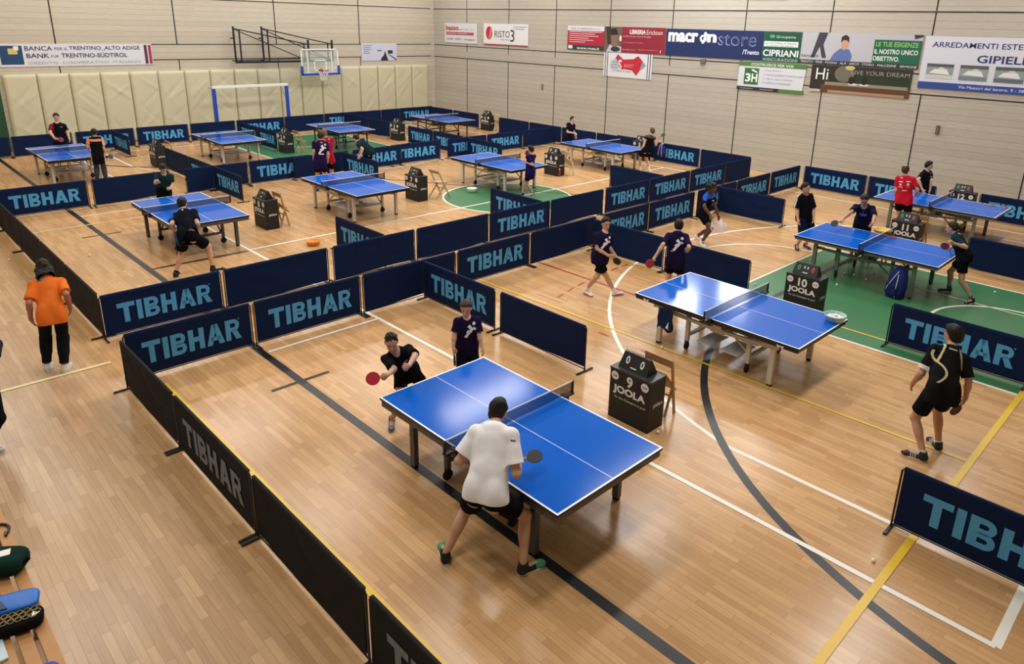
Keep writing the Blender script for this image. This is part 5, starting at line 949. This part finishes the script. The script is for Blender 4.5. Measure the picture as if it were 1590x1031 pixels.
LOOKS = {
'P1': ('person in white polo shirt, black shorts and green shoes, seen from behind', dict(skin='c79c80', shirt='f8f9fc', collar='f8f9fc', sleeve=.75, hem=.03, leg=.6, legw=1.1, head=(0, 22), shoe='17181c', toe='3f9c6c', sole='e8e6e0', grip='R', w=1.05, loose=.026, wr=.004, wsc=26, hairt=.006, decal=[('bar', -1, .21, .8, .04, '30343c')])),
'P2': ('child in black with a red bat lunging at the far end of the nearest table', dict(skin='cc9f86', shirt='111218', pants='0e0f13', leg=.42, hair='bun', hairt=.006, head=(-6, 24), shoe='5a6a86', sole='b8bcc4', grip='RL', sleeve=.85, w=.95, decal=[('bar', 1, .07, .72, .06, 'd8dade')])),
'P3': ('small child in violet shirt with white figure waiting beside the nearest table', dict(skin='d0a48c', shirt=VIO, collar='d8d8d8', pants='10121e', leg=.85, hair='mop', hairc='3b2a22', head=(-14, 20), grip='R', w=.95, loose=.022, sleeve=.8, hem=.12, decal=[('fig', 1, .03, .62, .26, 'ecebf0')])),
'P4': ('person in orange shirt and long dark hair walking outside the fence', dict(skin='a9745a', shirt='e8742c', pants='16181c', leg=2, hair='long', head=(0, 16), shoe='d8d8d8', w=.94, sleeve=.8, hem=.08)),
'P5': ('person in black shirt with pale gold curved stripes, seen from behind', dict(skin='b98a70', shirt='17181a', pants='121316', leg=.72, hair='mop', head=(28, 4), shoe='1b1c20', sole='d8d4cc', stripes=1, sock='d8d8d6', sockh=.1, grip='R', sleeve=.85, hem=.09, sel=[raglan(.012), cuff(.72)], selc=['c8bc90', 'd8d4c4'], decal=[('bar', -1, 0, .93, .09, 'a8a89c'), ('stripe', -1, -.12, .42, .4, 'c8bc90')])),
'P6': ('child in violet shirt and white shoes walking past table 10', dict(skin='c69a80', shirt=VIO, pants='0f1014', leg=.78, hair='mop', head=(0, 8), shoe='e8e6e4', sole='8a3038', sock='e8e8ea', sockh=.22, grip='RL', hem=.1, loose=.018, decal=[('fig', 1, .0, .62, .26, 'ecebf0')])),
'P7': ('child in violet shirt with white figure on the back, behind table 10', dict(skin='cfa48a', shirt=VIO, pants='0c0d12', leg=.6, head=(4, 12), grip='L', hem=.1, loose=.02, sleeve=.8, decal=[('fig', -1, .02, .62, .27, 'ecebf0'), ('bar', -1, -.08, .36, .06, 'c8c8d0')])),
'P8': ('child with blue shouldered black shirt bending over a clear plastic bag', dict(skin='5c3a2c', shirt='12141c', pants='0e0f14', leg=.6, hair='pony', head=(0, 18), shoe='e4e2e0', sock='e0e0e0', sockh=.12, sel=[yoke(.82)], selc=['2f5cc0'], decal=[('bar', 1, .02, .7, .09, 'e4e6ea')])),
'P9': ('child in black shirt with white shoulder stripe and baggy navy shorts', dict(skin='c69c84', shirt='121317', pants='171c34', leg=.92, legw=1.25, head=(16, 10), shoe='18191c', sole='8a8a88', hem=.1, loose=.024, sleeve=.9, sel=[lambda J, f, l, u, q, h: (lambda C: (np.abs((C - J['sR']) @ f) < .016 * q) & (((C - J['sR']) @ -l) > -.08 * q) & (((C - J['N']) @ u) < .0 * q))], selc=['e0e0e0'])),
'P10': ('player in navy shirt bowed over the far side of table 11', dict(skin='c09078', shirt='151c34', pants='10121a', leg=.7, head=(0, 42), hairc='2e2320', grip='R', sleeve=.8, hem=.12, decal=[('bar', 1, 0, .7, .16, '8088a0'), ('bar', 1, .01, .64, .1, '8088a0'), ('dot', 1, 0, .83, .03, '8088a0')])),
'P11': ('player in dark teal shirt crouching at the right end of table 11', dict(skin='c99e88', shirt='16323e', pants='0f1014', leg=.6, hair='pony', hairc='33241e', head=(0, 14), shoe='16181a', sole='c8ccc8', sock='2f6a80', sockh=.2, grip='LR', sel=[yoke(-1, .52)], selc=['111316'], decal=[('bar', -1, .1, .08, .05, '8a90a0')])),
'P12': ('balding person in red shirt with white prints, before the back barrier', dict(skin='c8957c', shirt='c01d34', pants='101114', leg=.62, hair='bald', hairc='3a302c', head=(18, 6), w=1.08, hem=.06, decal=[('bar', -1, -.08, .78, .1, 'e8dcdc'), ('dot', -1, -.08, .66, .06, 'e8c0b8'), ('bar', -1, -.08, .56, .1, 'd8a8a8'), ('bar', -1, .09, .8, .09, 'e8dcdc'), ('dot', -1, .09, .68, .06, 'e8dcdc'), ('bar', -1, .09, .57, .06, 'd8a8a8'), ('bar', -1, .02, .42, .1, 'e4c8c8')])),
'P13': ('child in black shirt behind table 12 looking to the right', dict(skin='d0ac98', shirt='121318', pants='111318', leg=.8, head=(45, 6), hair='mop', hs=.95, decal=[('bar', 1, .05, .86, .06, 'c8c8cc'), ('bar', 1, .05, .66, .1, '8a8c94')])),
'P14': ('child in black playing at the far end of table 5', dict(skin='d2ac98', shirt='14151b', pants='111217', head=(5, 8), grip='R')),
'P15': ('player in black sleeveless dress raising a bat at the near end of table 5', dict(skin='d4a894', shirt='131418', pants='111216', leg=.55, legw=1.35, hair='bun', hairc='4a3a30', hairt=.006, head=(0, 4), sleeve=.22, shoe='e8e4e0', sock='e8e4e0', sockh=.3, grip='R', w=.94, pantname='skirt', sel=[yoke(.86)], selc=['5a4a44'])),
'P16': ('small child in violet shirt at the near corner of table 6', dict(skin='c89c86', shirt='20144c', pants='12121c', leg=.6, hair='mop', head=(0, 6), grip='R', hem=.14, loose=.022, shoe='16171c')),
'P17': ('player in violet shirt with white figure on the back, at table 7', dict(skin='c99f88', shirt='221742', pants='0f1014', leg=.6, head=(0, 8), hairc='2c2220', hem=.12, decal=[('fig', -1, .05, .66, .28, 'ecebf0'), ('bar', -1, .04, .42, .14, 'd8d8de')])),
'P18': ('player in red shirt half hidden behind the violet shirted player', dict(skin='d0a28c', shirt='a81c38', pants='14141a', leg=.62, head=(-20, 8), hairc='7a5c44', decal=[('bar', -1, .05, .8, .07, 'd8a0a8')])),
'P19': ('child in dark green shirt stooping behind the far divider by table 7', dict(skin='cda896', shirt='152a34', pants='13151e', head=(0, 40), hem=.05, w=1.0)),
'P20': ('person in black and maroon shirt with a red bat, farthest left table', dict(skin='c79e8a', shirt='131318', pants='1a1216', hair='mop', head=(0, 12), grip='R', w=1.05, sel=[side('R', -.06)], selc=['7c1c38'], decal=[('bar', 1, .1, .78, .07, 'b0b0b8')])),
'P21': ('child in black shirt with orange shoulders before the farthest left table', dict(skin='caa28e', shirt='121216', pants='3a3a44', leg=2, head=(0, 12), grip='R', hem=.16, loose=.03, w=1.05, sel=[yoke(.8, .92), side('L', .015), side('R', .02)], selc=['e8955c', 'e8854c', 'd8a488'])),
'P22': ('child in dark green shirt bowed at the far end of table 8', dict(skin='c8a088', shirt='1a3230', pants='0c0d10', head=(0, 46), hair='mop', grip='RL', sel=[yoke(-1, .3)], selc=['101114'])),
'P23': ('player in black with a blue left sleeve, seen from behind at table 8', dict(skin='cfa086', shirt='12161e', pants='0d0e12', leg=.72, legw=1.15, head=(0, 18), hem=.1, shoe='15161a', sole='e0e0e0', sock='141518', sockh=.12, sel=[side('L', .005)], selc=['2456a0'], decal=[('dot', -1, 0, .94, .03, 'e8e8ec')])),
'P24': ('person cut off by the left edge, black trousers and white shoe', dict(skin='c49a80', shirt='2a2c34', pants='121318', leg=2, shoe='dfe4ea', sole='d0d4d8')),
}
_h, _a, _p = PEOPLE['P24']; PEOPLE['P24'] = (_h, _a, [(x - .06, y - .08, z) for x, y, z in _p])
PJ = {}
for key, (label, look) in LOOKS.items(): PJ[key] = person(key, label, look)[1]
def held(key, s, label, du, n, col):
    c = PJ[key]['f' + s]; w = PJ[key]['w' + s]; u = Vector(du).normalized(); hc = Vector(w + (c - w) * .75); bat(label, hc + u * .125, u, n, col)
CD = lambda key: Vector(np.array([0, 0, 4.75]) - PJ[key]['fR']).normalized()
held('P1', 'R', 'dark bat held above the table by the white shirted coach', (.5, .8, .15), (.2, -.2, 1), '1c1d22')
held('P2', 'R', 'red bat facing the camera in the lunging girl\'s hand', (-.45, -.8, -.1), CD('P2'), 'c0283c')
held('P3', 'R', 'bat hanging edge-on from the small boy\'s hand', (.25, -.1, -.97), (.7, .7, 0), '1c1d22')
held('P5', 'R', 'dark bat in the right hand of the black and gold player', (-.4, -.3, -.85), (.9, -.4, 0), '24201f')
held('P6', 'R', 'black bat carried by the child walking past table 10', (.75, .35, -.55), (-.5, .7, .4), '1a1b1e')
held('P7', 'L', 'red bat in the left hand of the child behind table 10', (-.3, -.5, -.8), (.8, -.6, .2), 'a82a40')
held('P10', 'R', 'black bat of the bowed player behind table 11', (-.75, -.4, -.5), (.3, -.5, .8), '191a1e')
held('P11', 'L', 'bat held before the chest of the teal shirted girl', (-.6, .2, -.7), (.4, -.8, .2), '80303c')
held('P16', 'R', 'red bat held up by the small child at table 6', (-.1, .1, 1), (.7, -.7, 0), '8a2038')
held('P20', 'R', 'red bat of the man in black and maroon', (.3, .9, -.1), CD('P20'), '9a4050')
held('P21', 'R', 'dark bat of the boy in black and orange', (.2, .9, -.4), (.5, -.3, .8), '1a1a1e')
held('P15', 'R', 'black bat raised by the player in the black dress', (.6, .5, .45), (.3, -.4, .85), '16171a')
# clear plastic bag with balls
pb = thing('plastic_bag', 'clear plastic bag of balls held by the bending child', 'bag'); a, b = PJ['P8']['fR'], PJ['P8']['fL']; m = (a + b) / 2; fdir = np.array([.85, -.2, 0])
g = Grid(m - .45, m + .45, .012); c = m + fdir * .12 - np.array([0, 0, .16])
g.ell(c, (.16, .21, .13), (nv(fdir), nv(np.cross([0, 0, 1], fdir)), np.array([0, 0, 1.])), .03)
for p in (a, b): g.cone(p + fdir * .05, c, .03, .09, .05)
g.noise(.02, 26, 4); V, F = g.mesh(); o0 = m.copy(); o0[2] = 0; pb.location = o0
npobj('film', V - o0, F, [mat('clear_film', 'dcdae4', .2, alpha=.42)], pb)
text('T', .05, .06, BLACK, pb, frame(c + np.array([.0, -.24, .02]) - o0, (1, 0, 0), (0, .2, 1)), 'printed_mark', .02)
